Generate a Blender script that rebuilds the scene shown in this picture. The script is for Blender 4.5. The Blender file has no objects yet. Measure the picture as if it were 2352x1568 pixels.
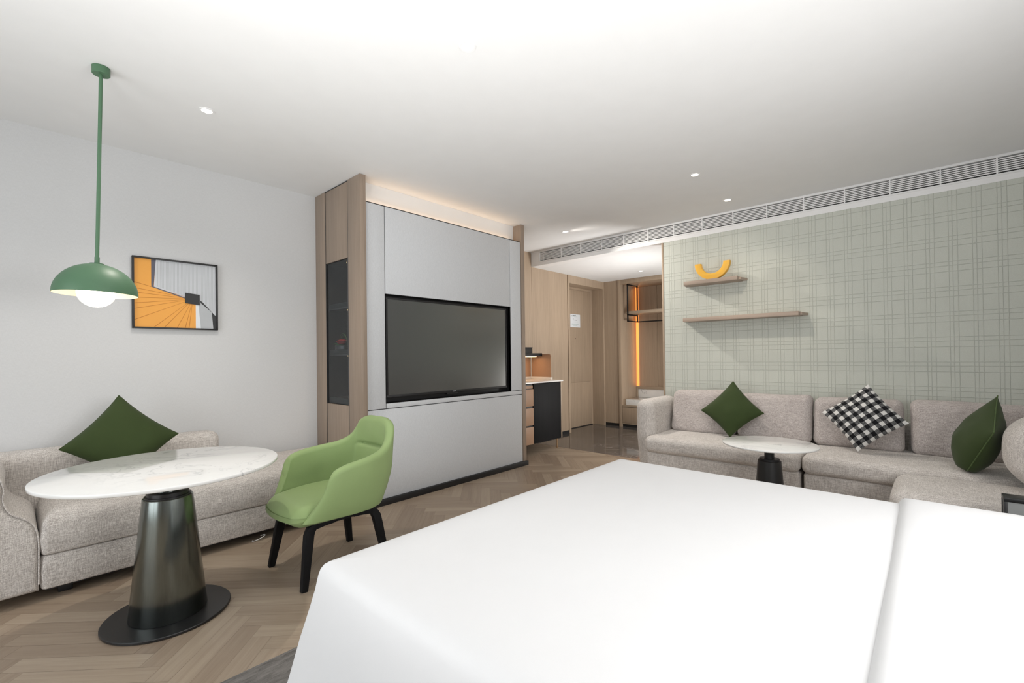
import bpy, bmesh, math, random
from mathutils import Vector, Matrix, noise
random.seed(7)
S = bpy.context.scene
C = S.collection
PI = math.pi

# ------------------------------------------------------------------ helpers
def sset(o, kind=None, label=None, cat=None, group=None):
    if kind: o['kind'] = kind
    if label: o['label'] = label
    if cat: o['category'] = cat
    if group: o['group'] = group
    return o

def thing(name, label, cat, loc=(0, 0, 0), rotz=0.0, group=None):
    o = bpy.data.objects.new(name, None)
    o.empty_display_size = 0.1
    C.objects.link(o)
    o.location = loc
    o.rotation_euler = (0, 0, rotz)
    return sset(o, None, label, cat, group)

class MB:
    """collects verts and faces of one mesh (one part)"""
    def __init__(s):
        s.v = []; s.f = []; s.uv = None
    def add(s, vs, fs, M=None):
        n = len(s.v)
        s.v += [tuple(M @ Vector(p)) if M else tuple(p) for p in vs]
        s.f += [tuple(i + n for i in f) for f in fs]
        return s
    def bm(s, bm, M=None):
        bm.verts.index_update()
        s.add([v.co.copy() for v in bm.verts], [[v.index for v in f.verts] for f in bm.faces], M)
        bm.free()
        return s
    def box(s, x0, x1, y0, y1, z0, z1, bev=0.0, seg=2, M=None):
        b = bmesh.new()
        bmesh.ops.create_cube(b, size=1.0)
        for v in b.verts:
            v.co = Vector(((x0 + x1) / 2 + v.co.x * (x1 - x0), (y0 + y1) / 2 + v.co.y * (y1 - y0), (z0 + z1) / 2 + v.co.z * (z1 - z0)))
        if bev > 0:
            bmesh.ops.bevel(b, geom=list(b.edges), offset=bev, segments=seg, profile=0.5, affect='EDGES')
        return s.bm(b, M)
    def lathe(s, prof, c=(0, 0, 0), n=64, cap=True, M=None):
        """prof: list of (r,z)"""
        vs = []; fs = []
        for r, z in prof:
            for k in range(n):
                a = 2 * PI * k / n
                vs.append((c[0] + r * math.cos(a), c[1] + r * math.sin(a), c[2] + z))
        for i in range(len(prof) - 1):
            for k in range(n):
                k2 = (k + 1) % n
                fs.append((i * n + k, i * n + k2, (i + 1) * n + k2, (i + 1) * n + k))
        if cap:
            fs.append(tuple(reversed(range(n))))
            fs.append(tuple(range((len(prof) - 1) * n, len(prof) * n)))
        return s.add(vs, fs, M)
    def tube(s, pts, r, n=10, closed=False, M=None):
        P = [Vector(p) for p in pts]; m = len(P); vs = []; fs = []
        up = None
        rr = r if callable(r) else (lambda i: r)
        for i in range(m):
            if closed: t = P[(i + 1) % m] - P[i - 1]
            else: t = P[min(i + 1, m - 1)] - P[max(i - 1, 0)]
            t.normalize()
            if up is None:
                up = Vector((0, 0, 1)) if abs(t.z) < 0.9 else Vector((1, 0, 0))
            a = t.cross(up)
            if a.length < 1e-6: a = t.orthogonal()
            a.normalize(); b = a.cross(t).normalized(); up = b
            for k in range(n):
                q = 2 * PI * k / n
                vs.append(P[i] + a * (rr(i) * math.cos(q)) + b * (rr(i) * math.sin(q)))
        R = m if closed else m - 1
        for i in range(R):
            j = (i + 1) % m
            for k in range(n):
                k2 = (k + 1) % n
                fs.append((i * n + k, i * n + k2, j * n + k2, j * n + k))
        if not closed:
            fs.append(tuple(reversed(range(n)))); fs.append(tuple(range((m - 1) * n, m * n)))
        return s.add(vs, fs, M)
    def prism(s, poly, axis, a, b, bev=0.0, seg=2):
        """poly: 2-D points; extruded along axis ('x','y','z') from a to b"""
        n = len(poly)
        def mk(p, t):
            return {'x': (t, p[0], p[1]), 'y': (p[0], t, p[1]), 'z': (p[0], p[1], t)}[axis]
        b_ = bmesh.new()
        A = [b_.verts.new(mk(p, a)) for p in poly]; B = [b_.verts.new(mk(p, b)) for p in poly]
        fa = b_.faces.new(A); fb = b_.faces.new(B)
        for i in range(n):
            b_.faces.new((A[i], A[(i + 1) % n], B[(i + 1) % n], B[i]))
        bmesh.ops.recalc_face_normals(b_, faces=b_.faces)
        if bev > 0:
            ed = [e for e in list(fa.edges) + list(fb.edges)]
            bmesh.ops.bevel(b_, geom=ed, offset=bev, segments=seg, profile=0.5, affect='EDGES')
        return s.bm(b_)
    def build(s, name, mat, parent=None, smooth=True, angle=35, label=None, recalc=True, sub=0):
        off = Vector((0, 0, 0))
        if parent is not None and 'localspace' not in parent:
            o = parent
            while o is not None:
                off += Vector(o.location); o = o.parent
        me = bpy.data.meshes.new(name)
        me.from_pydata([tuple(Vector(p) - off) for p in s.v], [], s.f)
        if recalc:
            b = bmesh.new(); b.from_mesh(me)
            bmesh.ops.recalc_face_normals(b, faces=b.faces)
            b.to_mesh(me); b.free()
        me.materials.append(mat)
        if smooth:
            for p in me.polygons: p.use_smooth = True
            me.set_sharp_from_angle(angle=math.radians(angle))
        o = bpy.data.objects.new(name, me)
        C.objects.link(o)
        if parent is not None: o.parent = parent
        if label: o['label'] = label
        if sub:
            m = o.modifiers.new('sub', 'SUBSURF'); m.levels = sub; m.render_levels = sub
        return o

def struct(name, mb, mat, **k):
    o = mb.build(name, mat, **k); o['kind'] = 'structure'; return o

def axis_coords(h, r, nr, ni):
    """sample positions -h..h with nr steps across each rounded rim r and ni in the middle"""
    if r >= h - 1e-6:
        r = h * 0.999
    L = [h - r + r * math.tan(PI / 4 * (k / nr)) for k in range(1, nr + 1)]
    mid = [(-(h - r)) + 2 * (h - r) * k / ni for k in range(ni + 1)]
    return [-x for x in reversed(L)] + mid + L

def soft_box(cx, cy, cz, hx, hy, hz, r, ni=8, nr=4, crown=0.0, bulge=(0, 0, 0), wob=0.0, seed=0, fn=None):
    """rounded upholstery block, real thickness, optional crown on top and bulging sides"""
    mb = MB()
    ax = [axis_coords(hx, r, nr, ni), axis_coords(hy, r, nr, ni), axis_coords(hz, min(r, hz * .98), nr, max(2, ni // 2))]
    H = (hx, hy, hz)
    idx = {}
    vs = []; fs = []
    def vert(p):
        k = (round(p[0], 6), round(p[1], 6), round(p[2], 6))
        if k in idx: return idx[k]
        inn = Vector([max(-(H[i] - min(r, H[i] * .98)), min(H[i] - min(r, H[i] * .98), p[i])) for i in range(3)])
        d = Vector(p) - inn
        rr = min(r, min(H) * .98) if False else r
        if d.length > 1e-9:
            # scale per axis so thin blocks keep an elliptical rim
            q = Vector([d[i] / min(r, H[i] * .98) for i in range(3)])
            q.normalize()
            pos = inn + Vector([q[i] * min(r, H[i] * .98) for i in range(3)])
        else:
            pos = inn
        ux, uy, uz = pos.x / hx, pos.y / hy, pos.z / hz
        if crown and uz > 0:
            pos.z += crown * max(0, 1 - ux * ux) ** .6 * max(0, 1 - uy * uy) ** .6 * uz
        pos.x += bulge[0] * ux * max(0, 1 - uy * uy) * max(0, 1 - uz * uz)
        pos.y += bulge[1] * uy * max(0, 1 - ux * ux) * max(0, 1 - uz * uz)
        if wob:
            w = noise.noise_vector(Vector((pos.x * 3.1 + seed * 7.3, pos.y * 3.1, pos.z * 3.1 + seed))) * wob
            pos += w
        if fn: pos = fn(pos)
        idx[k] = len(vs); vs.append((pos.x + cx, pos.y + cy, pos.z + cz))
        return idx[k]
    for a in range(3):
        b, c = (a + 1) % 3, (a + 2) % 3
        for sgn in (-1, 1):
            for i in range(len(ax[b]) - 1):
                for j in range(len(ax[c]) - 1):
                    q = []
                    for (ii, jj) in ((i, j), (i + 1, j), (i + 1, j + 1), (i, j + 1)):
                        p = [0, 0, 0]; p[a] = sgn * H[a]; p[b] = ax[b][ii]; p[c] = ax[c][jj]
                        q.append(vert(p))
                    if sgn < 0: q.reverse()
                    if len(set(q)) >= 3: fs.append(tuple(q))
    mb.add(vs, fs)
    return mb

# ------------------------------------------------------------------ materials
def lin(r, g, b):
    f = lambda c: (c / 255 / 12.92) if c / 255 <= 0.04045 else ((c / 255 + 0.055) / 1.055) ** 2.4
    return (f(r), f(g), f(b), 1)

class NT:
    def __init__(s, name):
        s.m = bpy.data.materials.new(name); s.m.use_nodes = True
        s.t = s.m.node_tree; s.t.nodes.clear()
        s.out = s.n('ShaderNodeOutputMaterial')
        s.p = s.n('ShaderNodeBsdfPrincipled')
        s.t.links.new(s.p.outputs[0], s.out.inputs[0])
    def n(s, t, **k):
        x = s.t.nodes.new(t)
        for a, b in k.items(): setattr(x, a, b)
        return x
    def l(s, a, b): s.t.links.new(a, b)
    def coords(s, kind='Object', scale=(1, 1, 1), rot=(0, 0, 0)):
        tc = s.n('ShaderNodeTexCoord'); mp = s.n('ShaderNodeMapping')
        mp.inputs['Scale'].default_value = scale; mp.inputs['Rotation'].default_value = rot
        s.l(tc.outputs[kind], mp.inputs[0]); return mp.outputs[0]
    def noise(s, vec, scale=1.0, detail=3, rough=.5, dist=0):
        x = s.n('ShaderNodeTexNoise'); x.inputs['Scale'].default_value = scale
        x.inputs['Detail'].default_value = detail; x.inputs['Roughness'].default_value = rough
        x.inputs['Distortion'].default_value = dist
        s.l(vec, x.inputs['Vector']); return x.outputs['Fac']
    def math(s, op, a, b=None, c=None, clamp=False):
        x = s.n('ShaderNodeMath', operation=op); x.use_clamp = clamp
        for i, q in enumerate((a, b, c)):
            if q is None: continue
            if isinstance(q, (int, float)): x.inputs[i].default_value = q
            else: s.l(q, x.inputs[i])
        return x.outputs[0]
    def ramp(s, fac, stops):
        x = s.n('ShaderNodeValToRGB'); e = x.color_ramp.elements
        while len(e) < len(stops): e.new(.5)
        for i, (p, c) in enumerate(stops): e[i].position = p; e[i].color = c
        s.l(fac, x.inputs[0]); return x.outputs[0]
    def mix(s, fac, a, b, blend='MIX'):
        x = s.n('ShaderNodeMix', data_type='RGBA', blend_type=blend)
        if isinstance(fac, (int, float)): x.inputs[0].default_value = fac
        else: s.l(fac, x.inputs[0])
        for q, i in ((a, 6), (b, 7)):
            if isinstance(q, tuple): x.inputs[i].default_value = q
            else: s.l(q, x.inputs[i])
        return x.outputs[2]
    def bump(s, h, strength=.3, dist=.002):
        x = s.n('ShaderNodeBump'); x.inputs['Strength'].default_value = strength
        x.inputs['Distance'].default_value = dist
        s.l(h, x.inputs['Height']); s.l(x.outputs[0], s.p.inputs['Normal'])
    def col(s, c):
        if isinstance(c, tuple): s.p.inputs['Base Color'].default_value = c
        else: s.l(c, s.p.inputs['Base Color'])
    def set(s, **k):
        for a, v in k.items(): s.p.inputs[a.replace('_', ' ')].default_value = v
        return s

def plain(name, c, rough=.5, metal=0.0, spec=.5, var=.04, vs=6, bump=0.0):
    t = NT(name)
    nz = t.noise(t.coords(scale=(vs, vs, vs)), 1, 4)
    d = tuple(max(0, x * (1 - var)) for x in c[:3]) + (1,); u = tuple(min(1, x * (1 + var)) for x in c[:3]) + (1,)
    t.col(t.ramp(nz, [(.3, d), (.7, u)]))
    t.set(Roughness=rough, Metallic=metal); t.p.inputs['Specular IOR Level'].default_value = spec
    if bump: t.bump(t.noise(t.coords(scale=(220, 220, 220)), 1, 3), bump, .001)
    return t.m

def emit(name, c, strength):
    t = NT(name); t.set(Roughness=.4)
    t.col(c); t.p.inputs['Emission Color'].default_value = c; t.p.inputs['Emission Strength'].default_value = strength
    return t.m

def wood(name, base, grain='z', rough=.45, contrast=.12, fine=1.0):
    t = NT(name)
    g = {'x': (1.6, 42, 42), 'y': (42, 1.6, 42), 'z': (42, 42, 1.6)}[grain]
    f = {'x': (6, 320, 320), 'y': (320, 6, 320), 'z': (320, 320, 6)}[grain]
    b = {'x': (.5, 5, 5), 'y': (5, .5, 5), 'z': (5, 5, .5)}[grain]
    a = t.noise(t.coords(scale=g), 1, 5, .6, .6)
    c = t.noise(t.coords(scale=f), 1, 3, .6)
    d = t.noise(t.coords(scale=b), 1, 2, .5)
    k = t.math('ADD', t.math('MULTIPLY', a, .5), t.math('ADD', t.math('MULTIPLY', c, .25), t.math('MULTIPLY', d, .25)))
    lo = tuple(x * (1 - contrast * 1.3) for x in base[:3]) + (1,)
    hi = tuple(min(1, x * (1 + contrast)) for x in base[:3]) + (1,)
    t.col(t.ramp(k, [(.36, lo), (.5, base), (.64, hi)]))
    t.set(Roughness=rough); t.bump(c, .08 * fine, .001)
    return t.m

def tweed(name, base, light, dark, sc=1.0, bump=.35):
    """heathered slub weave: thin streaks along each axis"""
    t = NT(name)
    L = 24 * sc; F = 360 * sc
    a = t.noise(t.coords(scale=(L, F, F)), 1, 3, .6)
    b = t.noise(t.coords(scale=(F, L, F)), 1, 3, .6)
    c = t.noise(t.coords(scale=(F, F, L)), 1, 3, .6)
    k = t.math('ADD', t.math('ADD', a, b), c)
    k = t.math('MULTIPLY', k, 1 / 3)
    big = t.noise(t.coords(scale=(5, 5, 5)), 1, 3)
    k2 = t.math('ADD', k, t.math('MULTIPLY', t.math('SUBTRACT', big, .5), .06))
    t.col(t.ramp(k2, [(.42, dark), (.5, base), (.58, light)]))
    t.set(Roughness=.95); t.p.inputs['Specular IOR Level'].default_value = .15
    t.p.inputs['Sheen Weight'].default_value = .15
    t.bump(k, bump, .002)
    return t.m

def cloth(name, base, rough=.9, var=.07, sheen=.1, fold=.25):
    t = NT(name)
    a = t.noise(t.coords(scale=(700, 700, 700)), 1, 2)
    b = t.noise(t.coords(scale=(9, 9, 9)), 1, 3)
    k = t.math('ADD', t.math('MULTIPLY', a, .6), t.math('MULTIPLY', b, .4))
    t.col(t.ramp(k, [(.35, tuple(x * (1 - var) for x in base[:3]) + (1,)), (.65, tuple(min(1, x * (1 + var)) for x in base[:3]) + (1,))]))
    t.set(Roughness=rough); t.p.inputs['Specular IOR Level'].default_value = .2
    t.p.inputs['Sheen Weight'].default_value = sheen
    t.bump(t.math('ADD', t.math('MULTIPLY', a, .15), b), fold, .004)
    return t.m

def marble(name, base, vein, vscale=1.0, amount=.6, rough=.12):
    t = NT(name)
    v = t.coords(scale=(vscale, vscale, vscale), rot=(.2, .4, .6))
    n1 = t.noise(v, 2.2, 6, .6, 1.2)
    d = t.math('ABSOLUTE', t.math('SUBTRACT', n1, .5))
    vein1 = t.ramp(d, [(0.0, (1, 1, 1, 1)), (.018, (0, 0, 0, 1))])
    m2 = t.noise(v, 1.1, 3)
    mask = t.ramp(m2, [(.44, (0, 0, 0, 1)), (.60, (1, 1, 1, 1))])
    n3 = t.noise(v, 1.7, 5, .65, .8)
    cloud = t.ramp(n3, [(.42, (0, 0, 0, 1)), (.75, (1, 1, 1, 1))])
    f = t.math('ADD', t.math('MULTIPLY', t.math('MULTIPLY', vein1, mask), amount), t.math('MULTIPLY', cloud, amount * .22), clamp=True)
    t.col(t.mix(f, base, vein)); t.set(Roughness=rough)
    return t.m

def wallpaper(name, c, sc=1.0, bump=.15, var=.05):
    t = NT(name)
    a = t.noise(t.coords(scale=(60 * sc, 60 * sc, 900 * sc)), 1, 2)
    b = t.noise(t.coords(scale=(900 * sc, 900 * sc, 60 * sc)), 1, 2)
    k = t.math('MULTIPLY', t.math('ADD', a, b), .5)
    t.col(t.ramp(k, [(.38, tuple(x * (1 - var) for x in c[:3]) + (1,)), (.62, tuple(min(1, x * (1 + var)) for x in c[:3]) + (1,))]))
    t.set(Roughness=.85); t.p.inputs['Specular IOR Level'].default_value = .25
    t.bump(k, bump, .001)
    return t.m

M = {}
M['ceiling'] = plain('white ceiling paint', (.78, .785, .785, 1), .9, var=.01, spec=.2)
M['whitepaint'] = plain('white fascia paint', (.82, .82, .82, 1), .6, var=.01)
M['wall'] = wallpaper('pale grey linen wallpaper', (.615, .62, .625, 1))
M['wood'] = wood('greyed oak veneer', (.31, .24, .185, 1))
M['wood_x'] = wood('greyed oak veneer, crosswise', (.36, .28, .205, 1), 'y')
M['wood_hall'] = wood('oak veneer of the entry', (.375, .285, .205, 1))
M['wood_shelf'] = wood('oak of the wall shelves', (.37, .29, .232, 1), 'y')
M['black_wood'] = wood('black stained ash', (.009, .009, .010, 1), 'z', .62, .3)
M['black_wood'].node_tree.nodes['Principled BSDF'].inputs['Specular IOR Level'].default_value = .2
M['black'] = plain('matt black lacquer', (.011, .011, .012, 1), .45)
M['blackmetal'] = plain('black powder coat', (.013, .013, .014, 1), .35)
M['darkniche'] = plain('charcoal niche lining', (.020, .021, .023, 1), .5)
M['darkedge'] = plain('dark grey metal edge', (.09, .09, .095, 1), .35, .6)
M['fabricpanel'] = wallpaper('light grey fabric panel', (.615, .63, .65, 1), 1.0, .25, .08)
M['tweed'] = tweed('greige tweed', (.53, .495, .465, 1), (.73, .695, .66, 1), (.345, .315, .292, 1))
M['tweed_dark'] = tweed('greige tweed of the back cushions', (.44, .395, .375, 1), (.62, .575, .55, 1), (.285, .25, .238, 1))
M['green_cushion'] = cloth('forest green cotton', (.034, .053, .015, 1), .8, .06)
M['green_piping'] = cloth('olive piping', (.07, .11, .035, 1), .8)
M['chair_green'] = cloth('sage leatherette', (.265, .36, .155, 1), .5, .03, .05, .05)
M['lamp_green'] = plain('green enamel', (.072, .158, .086, 1), .48, var=.02)
M['lamp_inner'] = plain('cream enamel', (.85, .78, .62, 1), .5)
M['globe'] = emit('lit opal globe', (1, .93, .80, 1), 3.2)
M['marble'] = marble('white veined marble', (.80, .80, .785, 1), (.40, .41, .42, 1), 1.15, .8, .055)
M['marble_dark'] = marble('dark grey marble', (.072, .067, .063, 1), (.30, .26, .25, 1), 1.5, .9, .08)
M['gunmetal'] = plain('brushed gunmetal', (.10, .115, .11, 1), .30, 1.0, var=.08)
M['brass'] = plain('brass', (.50, .32, .17, 1), .3, 1.0)
M['linen'] = cloth('white cotton percale', (.70, .705, .715, 1), .85, .01, .05, .10)
M['copper'] = plain('copper laminate', (.41, .255, .165, 1), .42, 0.0, var=.02)
M['led_orange'] = emit('amber led strip', (1, .33, .075, 1), 1.5)
M['led_warm'] = emit('warm led strip', (1, .62, .30, 1), 6)
M['lens'] = emit('downlight lens', (1, .93, .82, 1), 5)
M['paper'] = plain('white card', (.72, .75, .78, 1), .6, var=.01)
M['ink'] = plain('black ink', (.08, .085, .09, 1), .7)
M['ink_green'] = plain('green grey ink', (.30, .42, .38, 1), .7)
M['yellow'] = plain('yellow lacquer', (.86, .47, .055, 1), .45, var=.02)
M['quartz'] = plain('white quartz', (.82, .81, .79, 1), .2, var=.01)
M['wheat'] = plain('pale cable sheath', (.7, .7, .7, 1), .5)

def mk_brushed():
    t = NT('brushed gunmetal sheet')
    a = t.noise(t.coords(scale=(160, 160, 3)), 1, 3, .5)
    t.col(t.ramp(a, [(.3, (.20, .222, .21, 1)), (.7, (.225, .247, .235, 1))]))
    t.set(Metallic=1.0); t.l(t.math('MULTIPLY_ADD', a, .04, .19), t.p.inputs['Roughness'])
    return t.m
M['gunmetal'] = mk_brushed()

def mk_sage():
    """quilted wall covering: triple lines both ways, pressed 2 mm deep"""
    t = NT('sage quilted wall covering')
    tc = t.n('ShaderNodeTexCoord'); sp = t.n('ShaderNodeSeparateXYZ'); t.l(tc.outputs['Object'], sp.inputs[0])
    def lines(val, period, offs, w):
        acc = None
        for o in offs:
            x = t.math('ADD', val, -o + 50 * period)
            fr = t.math('FLOORED_MODULO', x, period)
            d = t.math('ABSOLUTE', t.math('SUBTRACT', fr, period / 2))       # 0 on the line
            g = t.math('SUBTRACT', 1.0, t.math('DIVIDE', d, w), clamp=True)
            acc = g if acc is None else t.math('MAXIMUM', acc, g)
        return acc
    P, Q = .1424, .2115
    lv = lines(sp.outputs[1], P, [.145 + P / 2, .121 + P / 2, .091 + P / 2], .0029)
    lh = lines(sp.outputs[2], Q, [1.203 + Q / 2, 1.169 + Q / 2, 1.120 + Q / 2], .0029)
    g = t.math('MAXIMUM', lv, lh)
    nz = t.noise(t.coords(scale=(170, 170, 170)), 1, 3)
    big = t.noise(t.coords(scale=(30, 30, 30)), 1, 2)
    h = t.math('ADD', t.math('MULTIPLY', g, 1.0), t.math('MULTIPLY', nz, .25))
    t.col(t.ramp(nz, [(.3, (.535, .555, .50, 1)), (.7, (.575, .595, .54, 1))]))
    t.set(Roughness=.75); t.p.inputs['Specular IOR Level'].default_value = .3
    t.bump(h, .85, .0032)
    return t.m
M['sage'] = mk_sage()

def mk_floor():
    t = NT('herringbone oak')
    uv = t.n('ShaderNodeUVMap'); mp = t.n('ShaderNodeMapping'); mp.inputs['Scale'].default_value = (1.5, 40, 1)
    t.l(uv.outputs[0], mp.inputs[0])
    geo = t.n('ShaderNodeNewGeometry')
    a = t.noise(mp.outputs[0], 1, 5, .6, .4)
    mp2 = t.n('ShaderNodeMapping'); mp2.inputs['Scale'].default_value = (8, 300, 1); t.l(uv.outputs[0], mp2.inputs[0])
    b = t.noise(mp2.outputs[0], 1, 3, .6)
    k = t.math('ADD', t.math('MULTIPLY', a, .45), t.math('ADD', t.math('MULTIPLY', b, .25), t.math('MULTIPLY', geo.outputs['Random Per Island'], .30)))
    t.col(t.ramp(k, [(.30, (.255, .19, .138, 1)), (.5, (.33, .255, .187, 1)), (.70, (.41, .33, .248, 1))]))
    t.l(t.math('MULTIPLY_ADD', b, .15, .33), t.p.inputs['Roughness']); t.bump(b, .07, .001)
    return t.m
M['floor'] = mk_floor()

def mk_rug():
    t = NT('grey mottled rug')
    a = t.noise(t.coords(scale=(900, 900, 900)), 1, 2); b = t.noise(t.coords(scale=(14, 60, 20)), 1, 4, .65, .5)
    k = t.math('ADD', t.math('MULTIPLY', a, .4), t.math('MULTIPLY', b, .6))
    t.col(t.ramp(k, [(.35, (.085, .078, .072, 1)), (.65, (.24, .225, .21, 1))])); t.set(Roughness=1.0)
    t.bump(k, .6, .006); return t.m
M['rug'] = mk_rug()

def mk_gingham():
    t = NT('black and white gingham')
    tc = t.n('ShaderNodeTexCoord'); sp = t.n('ShaderNodeSeparateXYZ'); t.l(tc.outputs['Object'], sp.inputs[0])
    per = .066
    A = t.math('GREATER_THAN', t.math('FLOORED_MODULO', t.math('ADD', sp.outputs[0], 10 * per + per * .25), per), per / 2)
    B = t.math('GREATER_THAN', t.math('FLOORED_MODULO', t.math('ADD', sp.outputs[2], 10 * per + per * .25), per), per / 2)
    hatch = t.noise(t.coords(scale=(420, 420, 420)), 1, 2)
    hb = t.math('GREATER_THAN', hatch, .5)
    s_ = t.math('ADD', A, B)
    one = t.math('COMPARE', s_, 1.0, .1)
    two = t.math('COMPARE', s_, 2.0, .1)
    grey = t.mix(hb, (.012, .012, .014, 1), (.20, .20, .20, 1))
    c = t.mix(one, (.66, .65, .63, 1), grey)
    c = t.mix(two, c, (.010, .010, .012, 1))
    t.col(c); t.set(Roughness=.95); t.p.inputs['Specular IOR Level'].default_value = .15
    t.bump(hatch, .4, .002); return t.m
M['gingham'] = mk_gingham()

def mk_glass():
    t = NT('tinted cabinet glass'); t.t.nodes.remove(t.p)
    tr = t.n('ShaderNodeBsdfTransparent'); tr.inputs[0].default_value = (.80, .82, .83, 1)
    gl = t.n('ShaderNodeBsdfGlossy'); gl.inputs['Roughness'].default_value = .06; gl.inputs[0].default_value = (.9, .9, .9, 1)
    nz = t.noise(t.coords(scale=(2, 2, 2)), 1, 2)
    fr = t.n('ShaderNodeFresnel'); fr.inputs[0].default_value = 1.5
    mx = t.n('ShaderNodeMixShader'); t.l(t.math('MULTIPLY', t.math('MULTIPLY_ADD', nz, .01, fr.outputs[0]), .15), mx.inputs[0])
    t.l(tr.outputs[0], mx.inputs[1]); t.l(gl.outputs[0], mx.inputs[2]); t.l(mx.outputs[0], t.out.inputs[0])
    return t.m
M['glass'] = mk_glass()

def mk_screen():
    t = NT('switched off tv screen')
    nz = t.noise(t.coords(scale=(3, 3, 3)), 1, 2)
    t.col(t.ramp(nz, [(.3, (.020, .022, .022, 1)), (.7, (.024, .026, .026, 1))]))
    t.set(Roughness=.25, IOR=2.6)
    return t.m
M['screen'] = mk_screen()
M['greypanel'] = plain('grey glass panel', (.30, .31, .31, 1), .15, 0, var=.02)

# ------------------------------------------------------------------ dimensions of the room (metres)
HC = 2.86       # main ceiling
HH = 2.645      # entry ceiling and underside of the fascia
YL = 4.37       # left wall
YW = 4.435      # oak wall of the entry
XS = 5.325      # sage wall
XB = -2.20      # window wall
YB = -1.00      # wall behind the camera

# ------------------------------------------------------------------ floor
def herringbone(x0, x1, y0, y1, W=.093, L=.558):
    mb = MB(); uvs = []
    c45 = math.sqrt(.5)
    def clip(poly):
        for ax, lim, sg in ((0, x0, 1), (0, x1, -1), (1, y0, 1), (1, y1, -1)):
            out = []
            for i in range(len(poly)):
                a, b = poly[i], poly[(i + 1) % len(poly)]
                ia, ib = (a[0][ax] - lim) * sg >= 0, (b[0][ax] - lim) * sg >= 0
                if ia: out.append(a)
                if ia != ib:
                    t = (lim - a[0][ax]) / (b[0][ax] - a[0][ax])
                    out.append(((a[0][0] + t * (b[0][0] - a[0][0]), a[0][1] + t * (b[0][1] - a[0][1])),
                                (a[1][0] + t * (b[1][0] - a[1][0]), a[1][1] + t * (b[1][1] - a[1][1]))))
            poly = out
            if len(poly) < 3: return []
        return poly
    g = .0006
    def plank(px, py, horiz):
        w, h = (L, W) if horiz else (W, L)
        pts = [(px + g, py + g), (px + w - g, py + g), (px + w - g, py + h - g), (px + g, py + h - g)]
        lu = [(0, 0), (w, 0), (w, h), (0, h)] if horiz else [(0, 0), (0, w), (h, w), (h, 0)]
        ou, ov = random.random() * 50, random.random() * 50
        poly = [((p[0] * c45 - p[1] * c45 + 2.0, p[0] * c45 + p[1] * c45 + 1.5), (u[0] + ou, u[1] + ov)) for p, u in zip(pts, lu)]
        poly = clip(poly)
        if len(poly) >= 3:
            n = len(mb.v)
            mb.v += [(p[0][0], p[0][1], 0.0) for p in poly]
            mb.f.append(tuple(range(n, n + len(poly))))
            uvs.append([p[1] for p in poly])
    for m in range(-9, 10):
        for n in range(-70, 71):
            ox, oy = n * W + m * L, n * W - m * L
            cx, cy = ox * c45 - oy * c45 + 2.0, ox * c45 + oy * c45 + 1.5
            if cx < x0 - 1.3 or cx > x1 + 1.3 or cy < y0 - 1.3 or cy > y1 + 1.3: continue
            plank(ox, oy, True); plank(ox, oy + W, False)
    o = mb.build('floor', M['floor'], smooth=False, recalc=False)
    uvl = o.data.uv_layers.new(name='UVMap'); i = 0
    for p, us in zip(o.data.polygons, uvs):
        for li, u in zip(p.loop_indices, us): uvl.data[li].uv = u
    o['kind'] = 'structure'
    return o
herringbone(XB, 5.23, YB, YW)
struct('floor_base', MB().box(XB - .2, 8.3, YB - .2, 5.1, -.12, -.0012), plain('grey plank joint filler', (.22, .17, .13, 1), .7), smooth=False)
struct('floor_entry', MB().box(5.225, 8.05, 1.4, 4.72, -.0011, .0015), M['marble_dark'], smooth=False)

# ------------------------------------------------------------------ walls and ceilings
struct('ceiling', MB().box(XB - .2, XS, YB - .2, YW + .4, HC, HC + .12), M['ceiling'], smooth=False)
struct('ceiling_entry', MB().box(XS + .17, 8.2, 1.3, 4.8, HH, HH + .1), M['ceiling'], smooth=False)
struct('wall_left', MB().box(XB - .2, 2.6, YL, YL + .2, 0, HC), M['wall'], smooth=False)
struct('wall_right', MB().box(XS, XS + .12, YB - .2, 2.352, 0, HH), M['sage'], smooth=False)
struct('trim_1', MB().box(XS - .004, XS + .12, 2.352, 2.376, 0, HH, .002), M['wood_hall'])
struct('wall_back', MB().box(XB - .2, 5.5, YB - .2, YB, 0, HC), M['wall'], smooth=False)
# window wall with a wide opening
WY0, WY1, WZ0, WZ1 = .9, 3.3, .08, 2.62
w = MB()
w.box(XB - .2, XB, YB, WY0, 0, HC); w.box(XB - .2, XB, WY1, YL, 0, HC)
w.box(XB - .2, XB, WY0, WY1, 0, WZ0); w.box(XB - .2, XB, WY0, WY1, WZ1, HC)
struct('wall_window', w, M['wall'], smooth=False)
w = MB()
for y in (WY0, WY0 + 1.0, WY0 + 2.0, WY1):
    w.box(XB - .13, XB - .07, y - .03, y + .03, WZ0, WZ1, .004)
for z in (WZ0 + .03, WZ1 - .03):
    w.box(XB - .128, XB - .072, WY0, WY1, z - .03, z + .03, .004)
struct('window_1', w, M['blackmetal'])

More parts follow.
